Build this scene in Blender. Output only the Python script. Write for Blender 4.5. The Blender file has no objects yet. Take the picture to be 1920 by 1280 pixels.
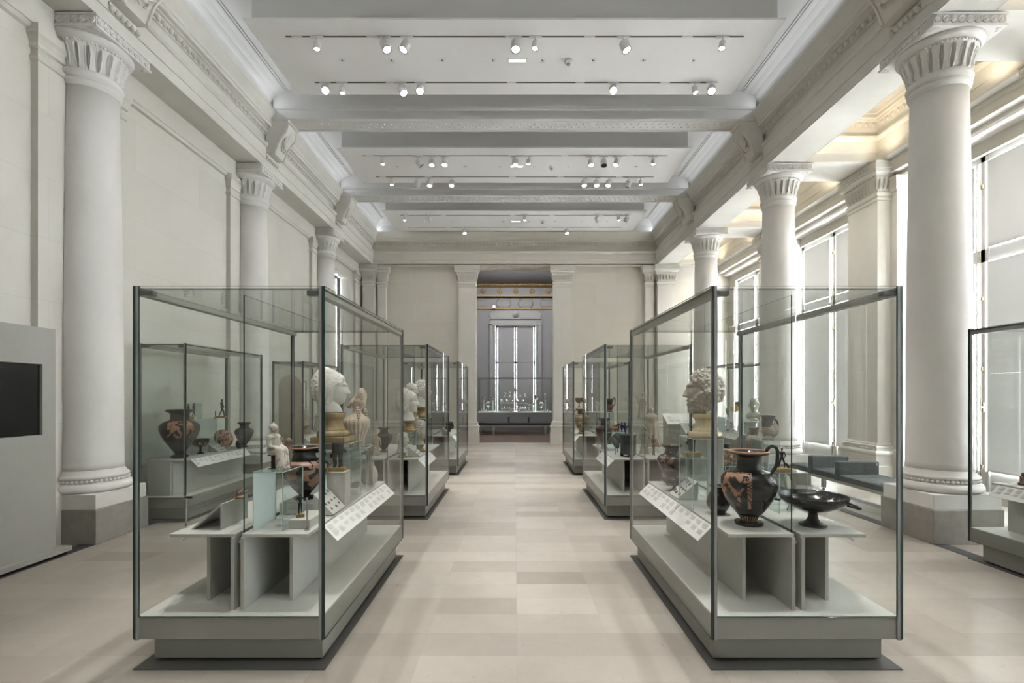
import bpy, bmesh, math, random
from math import sin, cos, pi, sqrt, exp, atan2
from mathutils import Vector, Matrix, noise
random.seed(7)
S = bpy.context.scene
COL = S.collection
# ---------------------------------------------------------------- camera
cd = bpy.data.cameras.new('camera'); cam = bpy.data.objects.new('camera', cd); COL.objects.link(cam)
cam.location = (0, 0, 1.55); cam.rotation_euler = (pi/2, 0, 0)
cd.sensor_width = 36; cd.lens = 36*930/1920; cd.shift_x = -5/1920; cd.shift_y = 97/1920
cd.clip_start = .05; cd.clip_end = 200
S.camera = cam
# ---------------------------------------------------------------- world, exposure, light levels
S.view_settings.view_transform = 'Standard'; S.view_settings.look = 'None'
S.view_settings.exposure = 1.45; S.view_settings.gamma = 1.0; S.view_settings.use_curve_mapping = False
W = bpy.data.worlds.new('daylight'); S.world = W; W.use_nodes = True
wb = W.node_tree.nodes['Background']; wb.inputs[0].default_value = (.93, .965, 1, 1); wb.inputs[1].default_value = 40.0
S.cycles.transparent_max_bounces = 64; S.cycles.max_bounces = 9; S.cycles.diffuse_bounces = 5
S.cycles.glossy_bounces = 4; S.cycles.transmission_bounces = 6; S.cycles.sample_clamp_indirect = 6
S.cycles.caustics_reflective = False; S.cycles.caustics_refractive = False
L_DOWN = 6.0      # recessed downlights
L_SPOT = 15.0      # track spots
L_COVE = 1.5      # strips on top of the cornices
L_WARM = 7.0
L_AISLE = 22.0     # downlights in the aisle coffers      # warm uplights in the aisle coffers

# ---------------------------------------------------------------- node helpers / materials
def N(nt, t, **kw):
    n = nt.nodes.new(t)
    for k, v in kw.items():
        if k[0] == 'i' and k[1:].isdigit():
            if isinstance(v, bpy.types.NodeSocket): nt.links.new(v, n.inputs[int(k[1:])])
            else: n.inputs[int(k[1:])].default_value = v
        else: setattr(n, k, v)
    return n
def M2(nt, op, a, b=0.0, c=None):
    n = N(nt, 'ShaderNodeMath', operation=op, i0=a, i1=b)
    if c is not None:
        if isinstance(c, bpy.types.NodeSocket): nt.links.new(c, n.inputs[2])
        else: n.inputs[2].default_value = c
    return n.outputs[0]
def mixc(nt, fac, a, b, blend='MIX'):
    n = nt.nodes.new('ShaderNodeMix'); n.data_type = 'RGBA'; n.blend_type = blend
    for i, v in ((0, fac), (6, a), (7, b)):
        if isinstance(v, bpy.types.NodeSocket): nt.links.new(v, n.inputs[i])
        elif i: n.inputs[i].default_value = (*v[:3], 1)
        else: n.inputs[i].default_value = v
    return n.outputs[2]
def base(name):
    m = bpy.data.materials.new(name); m.use_nodes = True
    nt = m.node_tree; return m, nt, nt.nodes['Principled BSDF']
def setp(p, rough, metal=0, spec=.5):
    p.inputs['Roughness'].default_value = rough; p.inputs['Metallic'].default_value = metal
    p.inputs['Specular IOR Level'].default_value = spec
def bump(nt, p, h, strength=.3, dist=.01):
    b = N(nt, 'ShaderNodeBump'); b.inputs['Strength'].default_value = strength; b.inputs['Distance'].default_value = dist
    nt.links.new(h, b.inputs['Height']); nt.links.new(b.outputs[0], p.inputs['Normal'])
def mat(name, col, rough=.6, metal=0, var=.0, vs=5, bp=0, bs=40, spec=.5, col2=None, thr=None):
    m, nt, p = base(name); setp(p, rough, metal, spec)
    p.inputs['Base Color'].default_value = (*col, 1)
    tc = N(nt, 'ShaderNodeTexCoord').outputs['Object']
    if var or col2:
        n = N(nt, 'ShaderNodeTexNoise'); nt.links.new(tc, n.inputs['Vector']); n.inputs['Scale'].default_value = vs
        n.inputs['Detail'].default_value = 6; n.inputs['Roughness'].default_value = .65
        f = n.outputs[0]
        if thr is not None:
            r = N(nt, 'ShaderNodeMapRange'); nt.links.new(f, r.inputs[0]); r.inputs[1].default_value = thr-.04; r.inputs[2].default_value = thr+.04; f = r.outputs[0]
        else:
            r = N(nt, 'ShaderNodeMapRange'); nt.links.new(f, r.inputs[0]); r.inputs[1].default_value = .3; r.inputs[2].default_value = .7; f = r.outputs[0]
        c2 = col2 or tuple(c*(1-var) for c in col)
        nt.links.new(mixc(nt, f, col, c2), p.inputs['Base Color'])
    if bp:
        n = N(nt, 'ShaderNodeTexNoise'); nt.links.new(tc, n.inputs['Vector']); n.inputs['Scale'].default_value = bs
        n.inputs['Detail'].default_value = 4; bump(nt, p, n.outputs[0], bp, .01)
    return m
def emis(name, col, s):
    m = bpy.data.materials.new(name); m.use_nodes = True; nt = m.node_tree
    nt.nodes.remove(nt.nodes['Principled BSDF'])
    e = N(nt, 'ShaderNodeEmission', i0=(*col, 1), i1=s); nt.links.new(e.outputs[0], nt.nodes['Material Output'].inputs[0])
    return m
def stone_wall(name, axis, c1, c2, bw=1.25, rh=.62, joint=.82, rough=.85):
    """smooth ashlar: faint joints, each block a slightly different tone, soft mottling"""
    m, nt, p = base(name); setp(p, rough, 0, .25)
    pos = N(nt, 'ShaderNodeNewGeometry').outputs['Position']
    sx = N(nt, 'ShaderNodeSeparateXYZ'); nt.links.new(pos, sx.inputs[0])
    cx = N(nt, 'ShaderNodeCombineXYZ'); nt.links.new(sx.outputs[axis], cx.inputs[0]); nt.links.new(sx.outputs[2], cx.inputs[1])
    b = N(nt, 'ShaderNodeTexBrick'); nt.links.new(cx.outputs[0], b.inputs['Vector'])
    b.offset = .5; b.inputs['Scale'].default_value = 1; b.inputs['Brick Width'].default_value = bw; b.inputs['Row Height'].default_value = rh
    b.inputs['Mortar Size'].default_value = .0022; b.inputs['Mortar Smooth'].default_value = .2; b.inputs['Bias'].default_value = 0
    b.inputs['Color1'].default_value = (*c1, 1); b.inputs['Color2'].default_value = (*c2, 1)
    b.inputs['Mortar'].default_value = (*[c*joint for c in c1], 1)
    n = N(nt, 'ShaderNodeTexNoise'); nt.links.new(pos, n.inputs['Vector']); n.inputs['Scale'].default_value = .9; n.inputs['Detail'].default_value = 7; n.inputs['Roughness'].default_value = .6
    r = N(nt, 'ShaderNodeMapRange'); nt.links.new(n.outputs[0], r.inputs[0]); r.inputs[1].default_value = .35; r.inputs[2].default_value = .65; r.inputs[3].default_value = .0; r.inputs[4].default_value = .55
    c = mixc(nt, r.outputs[0], b.outputs[0], (.93, .91, .86), 'MULTIPLY')
    nt.links.new(c, p.inputs['Base Color'])
    n2 = N(nt, 'ShaderNodeTexNoise'); nt.links.new(pos, n2.inputs['Vector']); n2.inputs['Scale'].default_value = 60
    bump(nt, p, n2.outputs[0], .06, .01)
    return m
def floor_mat(name, c1, c2, bw, rh, rough, mortar=.9, pits=True, off=.37, loc=(.31, .27, 0), sub=False):
    m, nt, p = base(name); setp(p, rough, 0, .32)
    pos = N(nt, 'ShaderNodeNewGeometry').outputs['Position']
    def brick(w, h, o, l, ca, cb, ms):
        mp = N(nt, 'ShaderNodeMapping'); nt.links.new(pos, mp.inputs[0]); mp.inputs['Location'].default_value = l
        b = N(nt, 'ShaderNodeTexBrick'); nt.links.new(mp.outputs[0], b.inputs['Vector']); b.offset = o
        b.inputs['Scale'].default_value = 1; b.inputs['Brick Width'].default_value = w; b.inputs['Row Height'].default_value = h
        b.inputs['Mortar Size'].default_value = ms; b.inputs['Mortar Smooth'].default_value = .1; b.inputs['Bias'].default_value = -.1
        b.inputs['Color1'].default_value = (*ca, 1); b.inputs['Color2'].default_value = (*cb, 1); b.inputs['Mortar'].default_value = (*[q*mortar for q in cb], 1)
        return b.outputs[0]
    c = brick(bw, rh, off, loc, c1, c2, .0014)
    if sub:
        c = mixc(nt, .62, c, brick(bw/2, rh/2, 0, (loc[0], loc[1], 0), c1, c2, .0008))
        c = mixc(nt, .38, c, brick(bw*1.5, rh/2, .5, (loc[0], loc[1], 0), c1, c2, .0))
    n = N(nt, 'ShaderNodeTexNoise'); nt.links.new(pos, n.inputs['Vector']); n.inputs['Scale'].default_value = 5; n.inputs['Detail'].default_value = 8; n.inputs['Roughness'].default_value = .7
    r = N(nt, 'ShaderNodeMapRange'); nt.links.new(n.outputs[0], r.inputs[0]); r.inputs[1].default_value = .35; r.inputs[2].default_value = .7; r.inputs[4].default_value = .45
    c = mixc(nt, r.outputs[0], c, (.86, .82, .78), 'MULTIPLY')
    if pits:
        for sc, lo, hi, st, cc in ((30, .62, .68, .6, (.26, .19, .14)), (85, .62, .70, .5, (.24, .18, .13)), (9, .60, .70, .35, (.38, .29, .21))):
            v = N(nt, 'ShaderNodeTexNoise'); nt.links.new(pos, v.inputs['Vector']); v.inputs['Scale'].default_value = sc; v.inputs['Detail'].default_value = 6; v.inputs['Roughness'].default_value = .75; v.inputs['Distortion'].default_value = .6
            r2 = N(nt, 'ShaderNodeMapRange'); nt.links.new(v.outputs[0], r2.inputs[0]); r2.inputs[1].default_value = lo; r2.inputs[2].default_value = hi; r2.inputs[4].default_value = st
            c = mixc(nt, r2.outputs[0], c, cc)
    nt.links.new(c, p.inputs['Base Color'])
    rr = N(nt, 'ShaderNodeMapRange'); nt.links.new(n.outputs[0], rr.inputs[0]); rr.inputs[3].default_value = rough-.06; rr.inputs[4].default_value = rough+.1
    nt.links.new(rr.outputs[0], p.inputs['Roughness'])
    return m
def glass_mat(name, tint, refl=1.0):
    """thin clear sheet: what is behind shows through, the room mirrors faintly by Fresnel"""
    m = bpy.data.materials.new(name); m.use_nodes = True; nt = m.node_tree
    nt.nodes.remove(nt.nodes['Principled BSDF'])
    t = N(nt, 'ShaderNodeBsdfTransparent', i0=(*tint, 1)); g = N(nt, 'ShaderNodeBsdfGlossy'); g.inputs['Roughness'].default_value = .0
    g.inputs['Color'].default_value = (refl, refl, refl, 1)
    f = N(nt, 'ShaderNodeFresnel'); f.inputs[0].default_value = 1.45
    geo = N(nt, 'ShaderNodeNewGeometry')
    k = M2(nt, 'MULTIPLY', f.outputs[0], M2(nt, 'SUBTRACT', 1.0, geo.outputs['Backfacing']))
    x = N(nt, 'ShaderNodeMixShader', i0=k, i1=t.outputs[0], i2=g.outputs[0])
    nt.links.new(x.outputs[0], nt.nodes['Material Output'].inputs[0])
    return m
def painted(name, ground, fig, a0=0, hw=pi, z0=-9, z1=9, sc=18, thr=.5, border=False, rough=.16, stretch=.7, rays=None):
    """glazed ware: a reserved panel (angle a0 +- hw, height z0..z1) with dark figures in it"""
    m, nt, p = base(name); setp(p, rough, 0, .6)
    tc = N(nt, 'ShaderNodeTexCoord').outputs['Object']
    s = N(nt, 'ShaderNodeSeparateXYZ'); nt.links.new(tc, s.inputs[0])
    ang = M2(nt, 'ARCTAN2', s.outputs[1], s.outputs[0])
    d = M2(nt, 'ABSOLUTE', M2(nt, 'WRAP', M2(nt, 'SUBTRACT', ang, a0), pi, -pi))
    ina = M2(nt, 'LESS_THAN', d, hw)
    inz = M2(nt, 'MULTIPLY', M2(nt, 'GREATER_THAN', s.outputs[2], z0), M2(nt, 'LESS_THAN', s.outputs[2], z1))
    panel = M2(nt, 'MULTIPLY', ina, inz)
    mp = N(nt, 'ShaderNodeMapping'); nt.links.new(tc, mp.inputs[0]); mp.inputs['Scale'].default_value = (1, 1, stretch)
    n = N(nt, 'ShaderNodeTexNoise'); nt.links.new(mp.outputs[0], n.inputs['Vector']); n.inputs['Scale'].default_value = sc; n.inputs['Detail'].default_value = 2.5; n.inputs['Distortion'].default_value = .8
    figm = M2(nt, 'GREATER_THAN', n.outputs[0], thr)
    if border:
        e = M2(nt, 'GREATER_THAN', d, hw-.16)
        w = N(nt, 'ShaderNodeTexChecker'); nt.links.new(tc, w.inputs[0]); w.inputs['Scale'].default_value = 110
        figm = M2(nt, 'ADD', M2(nt, 'MULTIPLY', figm, M2(nt, 'SUBTRACT', 1.0, e)), M2(nt, 'MULTIPLY', e, w.outputs[1]))
    k = M2(nt, 'MULTIPLY', panel, M2(nt, 'SUBTRACT', 1.0, figm))
    if rays:
        st = M2(nt, 'GREATER_THAN', M2(nt, 'SINE', M2(nt, 'MULTIPLY', ang, 26.0)), -.1)
        zr = M2(nt, 'MULTIPLY', M2(nt, 'GREATER_THAN', s.outputs[2], rays[0]), M2(nt, 'LESS_THAN', s.outputs[2], rays[1]))
        k = M2(nt, 'MAXIMUM', k, M2(nt, 'MULTIPLY', zr, st))
    n2 = N(nt, 'ShaderNodeTexNoise'); nt.links.new(tc, n2.inputs['Vector']); n2.inputs['Scale'].default_value = 14; n2.inputs['Detail'].default_value = 4
    g2 = mixc(nt, n2.outputs[0], ground, tuple(c*.62 for c in ground))
    nt.links.new(mixc(nt, k, fig, g2), p.inputs['Base Color'])
    r = N(nt, 'ShaderNodeMapRange'); nt.links.new(k, r.inputs[0]); r.inputs[3].default_value = rough; r.inputs[4].default_value = .45
    nt.links.new(r.outputs[0], p.inputs['Roughness'])
    return m

# ---------------------------------------------------------------- mesh builder
class MB:
    def __init__(s): s.v = []; s.f = []; s.m = []; s.s = []
    def add(s, v, f, mi=0, sm=False, T=None):
        o = len(s.v)
        s.v += [tuple(T @ Vector(p)) for p in v] if T else [tuple(p) for p in v]
        s.f += [tuple(o+i for i in q) for q in f]; s.m += [mi]*len(f); s.s += [sm]*len(f); return s
    def box(s, x0, x1, y0, y1, z0, z1, mi=0, T=None):
        v = [(x0,y0,z0),(x1,y0,z0),(x1,y1,z0),(x0,y1,z0),(x0,y0,z1),(x1,y0,z1),(x1,y1,z1),(x0,y1,z1)]
        return s.add(v, [(0,3,2,1),(4,5,6,7),(0,1,5,4),(1,2,6,5),(2,3,7,6),(3,0,4,7)], mi, False, T)
    def bbox(s, x0, x1, y0, y1, z0, z1, b=.004, mi=0, T=None):
        """box with chamfered edges"""
        v = []; 
        for z, i in ((z0, b), (z0+b, 0), (z1-b, 0), (z1, b)):
            for X, Y in ((x0+i, y0+i+b*(i == 0)), (x0+i+b, y0+i), (x1-i-b, y0+i), (x1-i, y0+i+b), (x1-i, y1-i-b), (x1-i-b, y1-i), (x0+i+b, y1-i), (x0+i, y1-i-b)): v.append((X, Y, z))
        f = [tuple(range(7, -1, -1)), tuple(range(24, 32))]
        for k in range(3):
            for j in range(8): f.append((k*8+j, k*8+(j+1) % 8, k*8+8+(j+1) % 8, k*8+8+j))
        return s.add(v, f, mi, False, T)
    def pane(s, x0, x1, y0, y1, z0, z1, mi=0, me=1, T=None):
        """glass sheet: two large faces glass, four edges in the edge material"""
        d = (x1-x0, y1-y0, z1-z0); ax = d.index(min(d))
        k0 = len(s.m); s.box(x0, x1, y0, y1, z0, z1, mi, T)
        face = {2: (0, 1), 1: (2, 4), 0: (3, 5)}[ax]
        for i in range(6):
            if i not in face: s.m[k0+i] = me
        return s
    def lathe(s, pr, seg=32, mi=0, sm=True, T=None, sx=1, sy=1, fn=None, cap=True, c=(0,0,0)):
        v = []
        for (r, z) in pr:
            for j in range(seg):
                a = 2*pi*j/seg; R = r+(fn(a, z, r) if fn else 0)
                v.append((c[0]+R*cos(a)*sx, c[1]+R*sin(a)*sy, c[2]+z))
        f = [(i*seg+j, i*seg+(j+1) % seg, (i+1)*seg+(j+1) % seg, (i+1)*seg+j) for i in range(len(pr)-1) for j in range(seg)]
        if cap: f += [tuple(range(seg-1, -1, -1)), tuple(range((len(pr)-1)*seg, len(pr)*seg))]
        return s.add(v, f, mi, sm, T)
    def tube(s, pts, rad, seg=10, mi=0, sm=True, T=None, flat=1.0):
        P = [Vector(p) for p in pts]; n = len(P); R = rad if isinstance(rad, (list, tuple)) else [rad]*n
        v = []; up = Vector((0, 0, 1))
        t0 = (P[1]-P[0]).normalized(); u = t0.cross(up)
        if u.length < .1: u = t0.cross(Vector((0, 1, 0)))
        u.normalize()
        for i in range(n):
            t = (P[min(i+1, n-1)]-P[max(i-1, 0)]).normalized()
            u = (u-t*u.dot(t)); u = u.normalized() if u.length > 1e-6 else t.orthogonal().normalized()
            w = t.cross(u)
            for j in range(seg):
                a = 2*pi*j/seg; v.append(P[i]+(u*cos(a)+w*sin(a)*flat)*R[i])
        f = [(i*seg+j, i*seg+(j+1) % seg, (i+1)*seg+(j+1) % seg, (i+1)*seg+j) for i in range(n-1) for j in range(seg)]
        f += [tuple(range(seg-1, -1, -1)), tuple(range((n-1)*seg, n*seg))]
        return s.add(v, f, mi, sm, T)
    def ell(s, c, r, seg=12, rg=8, mi=0, sm=True, T=None):
        r = r if isinstance(r, (list, tuple)) else (r, r, r)
        v = [(c[0], c[1], c[2]-r[2])]
        for i in range(1, rg):
            a = -pi/2+pi*i/rg
            for j in range(seg): b = 2*pi*j/seg; v.append((c[0]+r[0]*cos(a)*cos(b), c[1]+r[1]*cos(a)*sin(b), c[2]+r[2]*sin(a)))
        v.append((c[0], c[1], c[2]+r[2])); f = []; L = len(v)-1
        for j in range(seg):
            k = (j+1) % seg; f.append((0, 1+k, 1+j)); f.append((L, L-seg+j, L-seg+k))
            for i in range(rg-2): f.append((1+i*seg+j, 1+i*seg+k, 1+(i+1)*seg+k, 1+(i+1)*seg+j))
        return s.add(v, f, mi, sm, T)
    def limb(s, p, q, a, b=None, seg=10):
        """capsule from p (radius a) to q (radius b)"""
        b = a if b is None else b; P, Q = Vector(p), Vector(q); d = Q-P
        if d.length < 1e-6: return s.ell(p, a)
        t = d.normalized(); pts = []; rr = []
        for k in range(5): x = pi/2*k/4; pts.append(P-t*a*cos(x)); rr.append(max(a*sin(x), a*.05))
        for k in range(5): x = pi/2*k/4; pts.append(Q+t*b*sin(x)); rr.append(max(b*cos(x), b*.05))
        return s.tube(pts, rr, seg)
    def prism(s, poly, axis, t0, t1, mi=0, sm=False, cap=True, T=None):
        """closed 2D outline extruded along an axis (x: outline is (y,z); y: (x,z); z: (x,y))"""
        n = len(poly)
        def pt(p, t): return {0: (t, p[0], p[1]), 1: (p[0], t, p[1]), 2: (p[0], p[1], t)}[axis]
        v = [pt(p, t0) for p in poly]+[pt(p, t1) for p in poly]
        f = [(i, (i+1) % n, n+(i+1) % n, n+i) for i in range(n)]
        s.add(v, f, mi, sm, T)
        if cap: s.add(v, [tuple(range(n-1, -1, -1)), tuple(range(n, 2*n))], mi, False, T)
        return s
    def ring(s, pr, x0, x1, y0, y1, mi=0, cap=True, T=None):
        """square moulding: profile (p, z) offsets the rectangle outward by p"""
        v = []
        for p, z in pr: v += [(x0-p, y0-p, z), (x1+p, y0-p, z), (x1+p, y1+p, z), (x0-p, y1+p, z)]
        f = [(i*4+j, i*4+(j+1) % 4, i*4+4+(j+1) % 4, i*4+4+j) for i in range(len(pr)-1) for j in range(4)]
        if cap: f += [(3, 2, 1, 0), tuple(range(len(v)-4, len(v)))]
        return s.add(v, f, mi, False, T)
    def grid(s, nu, nv, fn, mi=0, sm=True, wrap=False, T=None):
        v = [fn(i/nu, j/nv) for j in range(nv+1) for i in range(nu if wrap else nu+1)]
        w = nu if wrap else nu+1
        f = [(j*w+i, j*w+(i+1) % w, (j+1)*w+(i+1) % w, (j+1)*w+i) for j in range(nv) for i in range(nu)]
        return s.add(v, f, mi, sm, T)
    def build(s, name, mats, parent=None, loc=None, rotz=0):
        me = bpy.data.meshes.new(name); me.from_pydata(s.v, [], s.f)
        for m in (mats if isinstance(mats, (list, tuple)) else [mats]): me.materials.append(m)
        me.polygons.foreach_set('material_index', s.m); me.polygons.foreach_set('use_smooth', s.s); me.update()
        o = bpy.data.objects.new(name, me); COL.objects.link(o)
        if parent: o.parent = parent
        if loc: o.location = loc
        if rotz: o.rotation_euler = (0, 0, rotz)
        return o
def tag(o, label, cat, group=None, kind=None):
    o['label'] = label; o['category'] = cat
    if group: o['group'] = group
    if kind: o['kind'] = kind
    return o
def thing(name, label, cat, loc=(0, 0, 0), rotz=0, group=None):
    o = bpy.data.objects.new(name, None); COL.objects.link(o); o.empty_display_size = .05
    o.location = loc; o.rotation_euler = (0, 0, rotz); return tag(o, label, cat, group)
def struct(o): o['kind'] = 'structure'; return o
def dup(r, loc, rotz=None, label=None, group=None):
    c = r.copy(); COL.objects.link(c); c.location = loc
    if rotz is not None: c.rotation_euler = (0, 0, rotz)
    if label: c['label'] = label
    if group: c['group'] = group
    for ch in list(r.children):
        d = ch.copy(); COL.objects.link(d); d.parent = c
        for g in list(ch.children): e = g.copy(); COL.objects.link(e); e.parent = d
    return c
def remesh(o, vox, smooth=0):
    m = o.modifiers.new('Remesh', 'REMESH'); m.mode = 'VOXEL'; m.voxel_size = vox; m.use_smooth_shade = True
    if smooth: q = o.modifiers.new('Smooth', 'SMOOTH'); q.iterations = smooth; q.factor = .5
    return o
def bevel(o, w, seg=2):
    m = o.modifiers.new('Bevel', 'BEVEL'); m.width = w; m.segments = seg; m.limit_method = 'ANGLE'; return o
def spline(pr, k=4):
    """Catmull-Rom through profile points"""
    out = []; n = len(pr)
    for i in range(n-1):
        p = [pr[max(i-1, 0)], pr[i], pr[i+1], pr[min(i+2, n-1)]]
        for j in range(k):
            t = j/k; q = []
            for d in range(2):
                a, b, c, e = (x[d] for x in p)
                q.append(.5*(2*b+(c-a)*t+(2*a-5*b+4*c-e)*t*t+(3*b-a-3*c+e)*t**3))
            out.append((max(q[0], .0005), q[1]))
    out.append(pr[-1]); return out
def PX(px, D): return (px-965)*D/930
def PZ(py, D): return 1.55-(py-737)*D/930

# ---------------------------------------------------------------- materials
STW = stone_wall('limestone_wall_side', 1, (.69, .675, .635), (.655, .64, .60))
STB = stone_wall('limestone_wall_end', 0, (.755, .73, .675), (.715, .69, .63))
STONE = mat('carved_limestone', (.745, .728, .68), .85, 0, .07, 1.6, .05, 60, .25)
STONE2 = mat('column_limestone', (.785, .775, .75), .85, 0, .08, 1.3, .04, 60, .25)
PLGREY = mat('plinth_grey_stone', (.33, .31, .28), .7, 0, .22, 7, .08, 50, .35)
FLOOR = floor_mat('pale_stone_tiles', (.535, .50, .452), (.30, .268, .232), .573*2, .55, .36, .86, True, 0, (-.014, -.18-.275, 0), True)
DARKST = mat('dark_marble_strip', (.10, .105, .115), .35, 0, .4, 6)
WOOD = floor_mat('brown_parquet', (.17, .115, .085), (.12, .08, .06), 1.1, .11, .3, .6, False)
CEIL = mat('grey_white_ceiling_plaster', (.72, .72, .715), .85)
WHITE = mat('matt_white_panel', (.93, .935, .94), .7)
TRKD = mat('dark_track_slot', (.05, .05, .05), .6)
SPOTW = mat('white_spot_housing', (.75, .76, .77), .4)
BLACK = mat('black_rubber_and_shade', (.012, .012, .012), .5)  # also paints the dark of downlight holes and shadow gaps
BLIND = None
FRAMEW = mat('white_window_frame', (.72, .72, .71), .5)
PAINT = mat('grey_beige_case_paint', (.245, .245, .222), .45)
PANEL = mat('grey_beige_panel_paint', (.37, .37, .345), .5)
DECK = mat('pale_grey_deck', (.66, .665, .63), .5)
STAND = mat('grey_stand_board', (.50, .50, .475), .5)
STAND_TOP = STAND
STEEL = mat('brushed_metal', (.42, .42, .42), .35, .9)
STRIP = mat('dark_metal_strip', (.16, .165, .17), .45, .3)
RAIL = mat('grey_top_rail', (.33, .33, .30), .4, .3)
EDGE = mat('green_glass_edge', (.012, .045, .04), .15)
GLASS = glass_mat('clear_case_glass', (.975, .984, .978), .72)
ACRYL = glass_mat('clear_acrylic', (.93, .96, .96))
ACEDGE = mat('pale_glass_edge', (.52, .66, .64), .25)
FROST = mat('frosted_pale_panel', (.60, .66, .66), .5)
MAT_ = mat('dark_floor_plate', (.085, .085, .08), .35, 0, .15, 3)
CARD = mat('white_label_card', (.88, .88, .88), .5)
INK = mat('grey_print', (.42, .40, .40), .7)
INKD = mat('dark_print', (.10, .10, .10), .7)
LEATH = mat('grey_leather', (.115, .13, .14), .58, 0, .08, 20, .06, 90, .2)
BRASS = mat('brass', (.34, .29, .20), .5, .2)
GOLD = mat('gilded_plaster', (.30, .205, .085), .5, .2)
BLUEG = mat('blue_grey_painted_wall', (.225, .225, .235), .7)
# ================================================================ SETTING
COLY = [5.44, 8.75, 12.06]; BAYY = [7.095, 10.405, 13.715]
XC = 4.65; YE = 15.05; CZ = 6.75
BLIND_T = .085
def blind_mat():
    m = bpy.data.materials.new('white_roller_blind'); m.use_nodes = True; nt = m.node_tree
    nt.nodes.remove(nt.nodes['Principled BSDF'])
    d = N(nt, 'ShaderNodeBsdfDiffuse', i0=(.62, .62, .62, 1)); t = N(nt, 'ShaderNodeBsdfTranslucent', i0=(BLIND_T, BLIND_T, BLIND_T*.98, 1))
    a = N(nt, 'ShaderNodeAddShader', i0=d.outputs[0], i1=t.outputs[0]); nt.links.new(a.outputs[0], nt.nodes['Material Output'].inputs[0]); return m
BLIND = blind_mat()

# floor with its dark marble strips
fl = MB(); fl.box(-4.77, 7.0, -10.9, 15.57, -.1, 0); struct(fl.build('floor', FLOOR))
for n, (xa, xb) in enumerate(((-4.46, -4.29), (4.29, 4.44), (4.90, 5.05))):
    struct(MB().box(xa, xb, -10.9, 15.2, 0, .0012).build('trim_%d' % (n+1), DARKST))
# walls
wl = MB(); wl.box(-5.15, -4.77, -10.9, 12.9, 0, 5.9); wl.box(-5.15, -4.77, 14.2, 15.57, 0, 5.9); wl.box(-5.15, -4.77, 12.9, 14.2, 0, 2.1); wl.box(-5.15, -4.77, 12.9, 14.2, 4.85, 5.9)
wl.box(-4.77, -4.699, -10.9, 15.3, 5.17, 5.47); wl.prism([(-4.77, 5.12), (-4.73, 5.13), (-4.71, 5.17), (-4.77, 5.17)], 1, -10.9, 15.3)
struct(wl.build('wall_left', STW))
OW = 1.19
we = MB(); we.box(-4.77, -OW, 15.3, 15.57, 0, CZ); we.box(OW, 6.9, 15.3, 15.57, 0, CZ); we.box(-OW, OW, 15.3, 15.57, 5.4, CZ)
struct(we.build('wall_back', STB))
struct(MB().box(-5.15, 7.0, -11.05, -10.9, 0, CZ).build('wall_front', STB))
def base_run(x0, x1, y):
    m = MB(); m.prism([(y, 0), (y-.10, 0), (y-.10, .33), (y-.085, .335), (y-.085, .50), (y-.10, .52), (y-.105, .55), (y-.085, .585), (y-.06, .59), (y-.06, .63), (y-.045, .635), (y-.045, .66), (y-.02, .70), (y, .70)], 0, x0, x1)
    return m
for nm, (a, b) in (('baseboard_back', (-4.77, -1.72)), ('baseboard_end', (1.72, 6.63))): struct(base_run(a, b, 15.3).build(nm, STB))

# ceiling, cove and entablatures
EP = [(4.30,5.45),(4.30,5.59),(4.288,5.592),(4.288,5.79),(4.27,5.80),(4.25,5.835),(4.25,5.86),(4.33,5.865),(4.33,6.02),(4.31,6.025),(4.31,6.035),(4.285,6.115),(4.25,6.12),(4.25,6.135),(4.20,6.14),(4.20,6.19),(4.185,6.20),(4.175,6.24),(4.13,6.32),(4.105,6.37),(4.10,6.375),(4.10,6.41),(4.125,6.412),(4.13,6.38),(4.22,6.38)]
COV = [(4.22,6.38),(4.205,6.48),(4.16,6.58),(4.09,6.66),(4.0,6.705),(3.93,6.72),(3.92,6.735),(3.90,6.735),(3.895,6.75)]
def YB(x): return YE-(4.30-x)
def side(pr, sg, mi=0):
    m = MB(); v = []
    for x, z in pr: v += [(sg*x, -10.9, z), (sg*x, YB(x), z)]
    m.add(v, [(2*i, 2*i+1, 2*i+3, 2*i+2) for i in range(len(pr)-1)], mi); return m
def back(m, pr, mi=0):
    v = []
    for x, z in pr: v += [(-x, YB(x), z), (x, YB(x), z)]
    return m.add(v, [(2*i, 2*i+1, 2*i+3, 2*i+2) for i in range(len(pr)-1)], mi)
def eggs(m, axis, c, t0, t1, z=6.072, sp=.112, T=None):
    n = int((t1-t0)/sp)
    for i in range(n):
        t = t0+(i+.5)*(t1-t0)/n
        p = (c, t, z) if axis == 1 else (t, c, z)
        r = (.034, .036, .042) if axis == 1 else (.036, .034, .042)
        m.ell(p, r, 8, 5, T=T)
        q = (c, t+sp*.5, z+.005) if axis == 1 else (t+sp*.5, c, z+.005)
        m.ell(q, (.022, .009, .036) if axis == 1 else (.009, .022, .036), 5, 4, T=T)
for k, sg in enumerate((-1, 1)):
    m = side(EP, sg); eggs(m, 1, sg*4.295, 3.0, 14.9)
    m.add([(sg*4.30, -10.9, 5.45), (sg*4.30, 15.3, 5.45), (sg*(4.72 if sg < 0 else 4.90), 15.3, 5.45), (sg*(4.72 if sg < 0 else 4.90), -10.9, 5.45)], [(0, 1, 2, 3)])
    if sg > 0: m.box(4.305, 4.345, -10.9, 15.05, 5.438, 5.452)
    struct(m.build('trim_%d' % (4+k), STONE))
    struct(side(COV, sg).build('trim_%d' % (6+k), CEIL))
m = back(MB(), EP); eggs(m, 0, YE-.005, -4.25, 4.25); m.box(-4.3, 4.3, YE, 15.3, 5.44, 5.47)
struct(m.build('trim_8', STB)); struct(back(MB(), COV).build('trim_9', CEIL))
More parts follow.
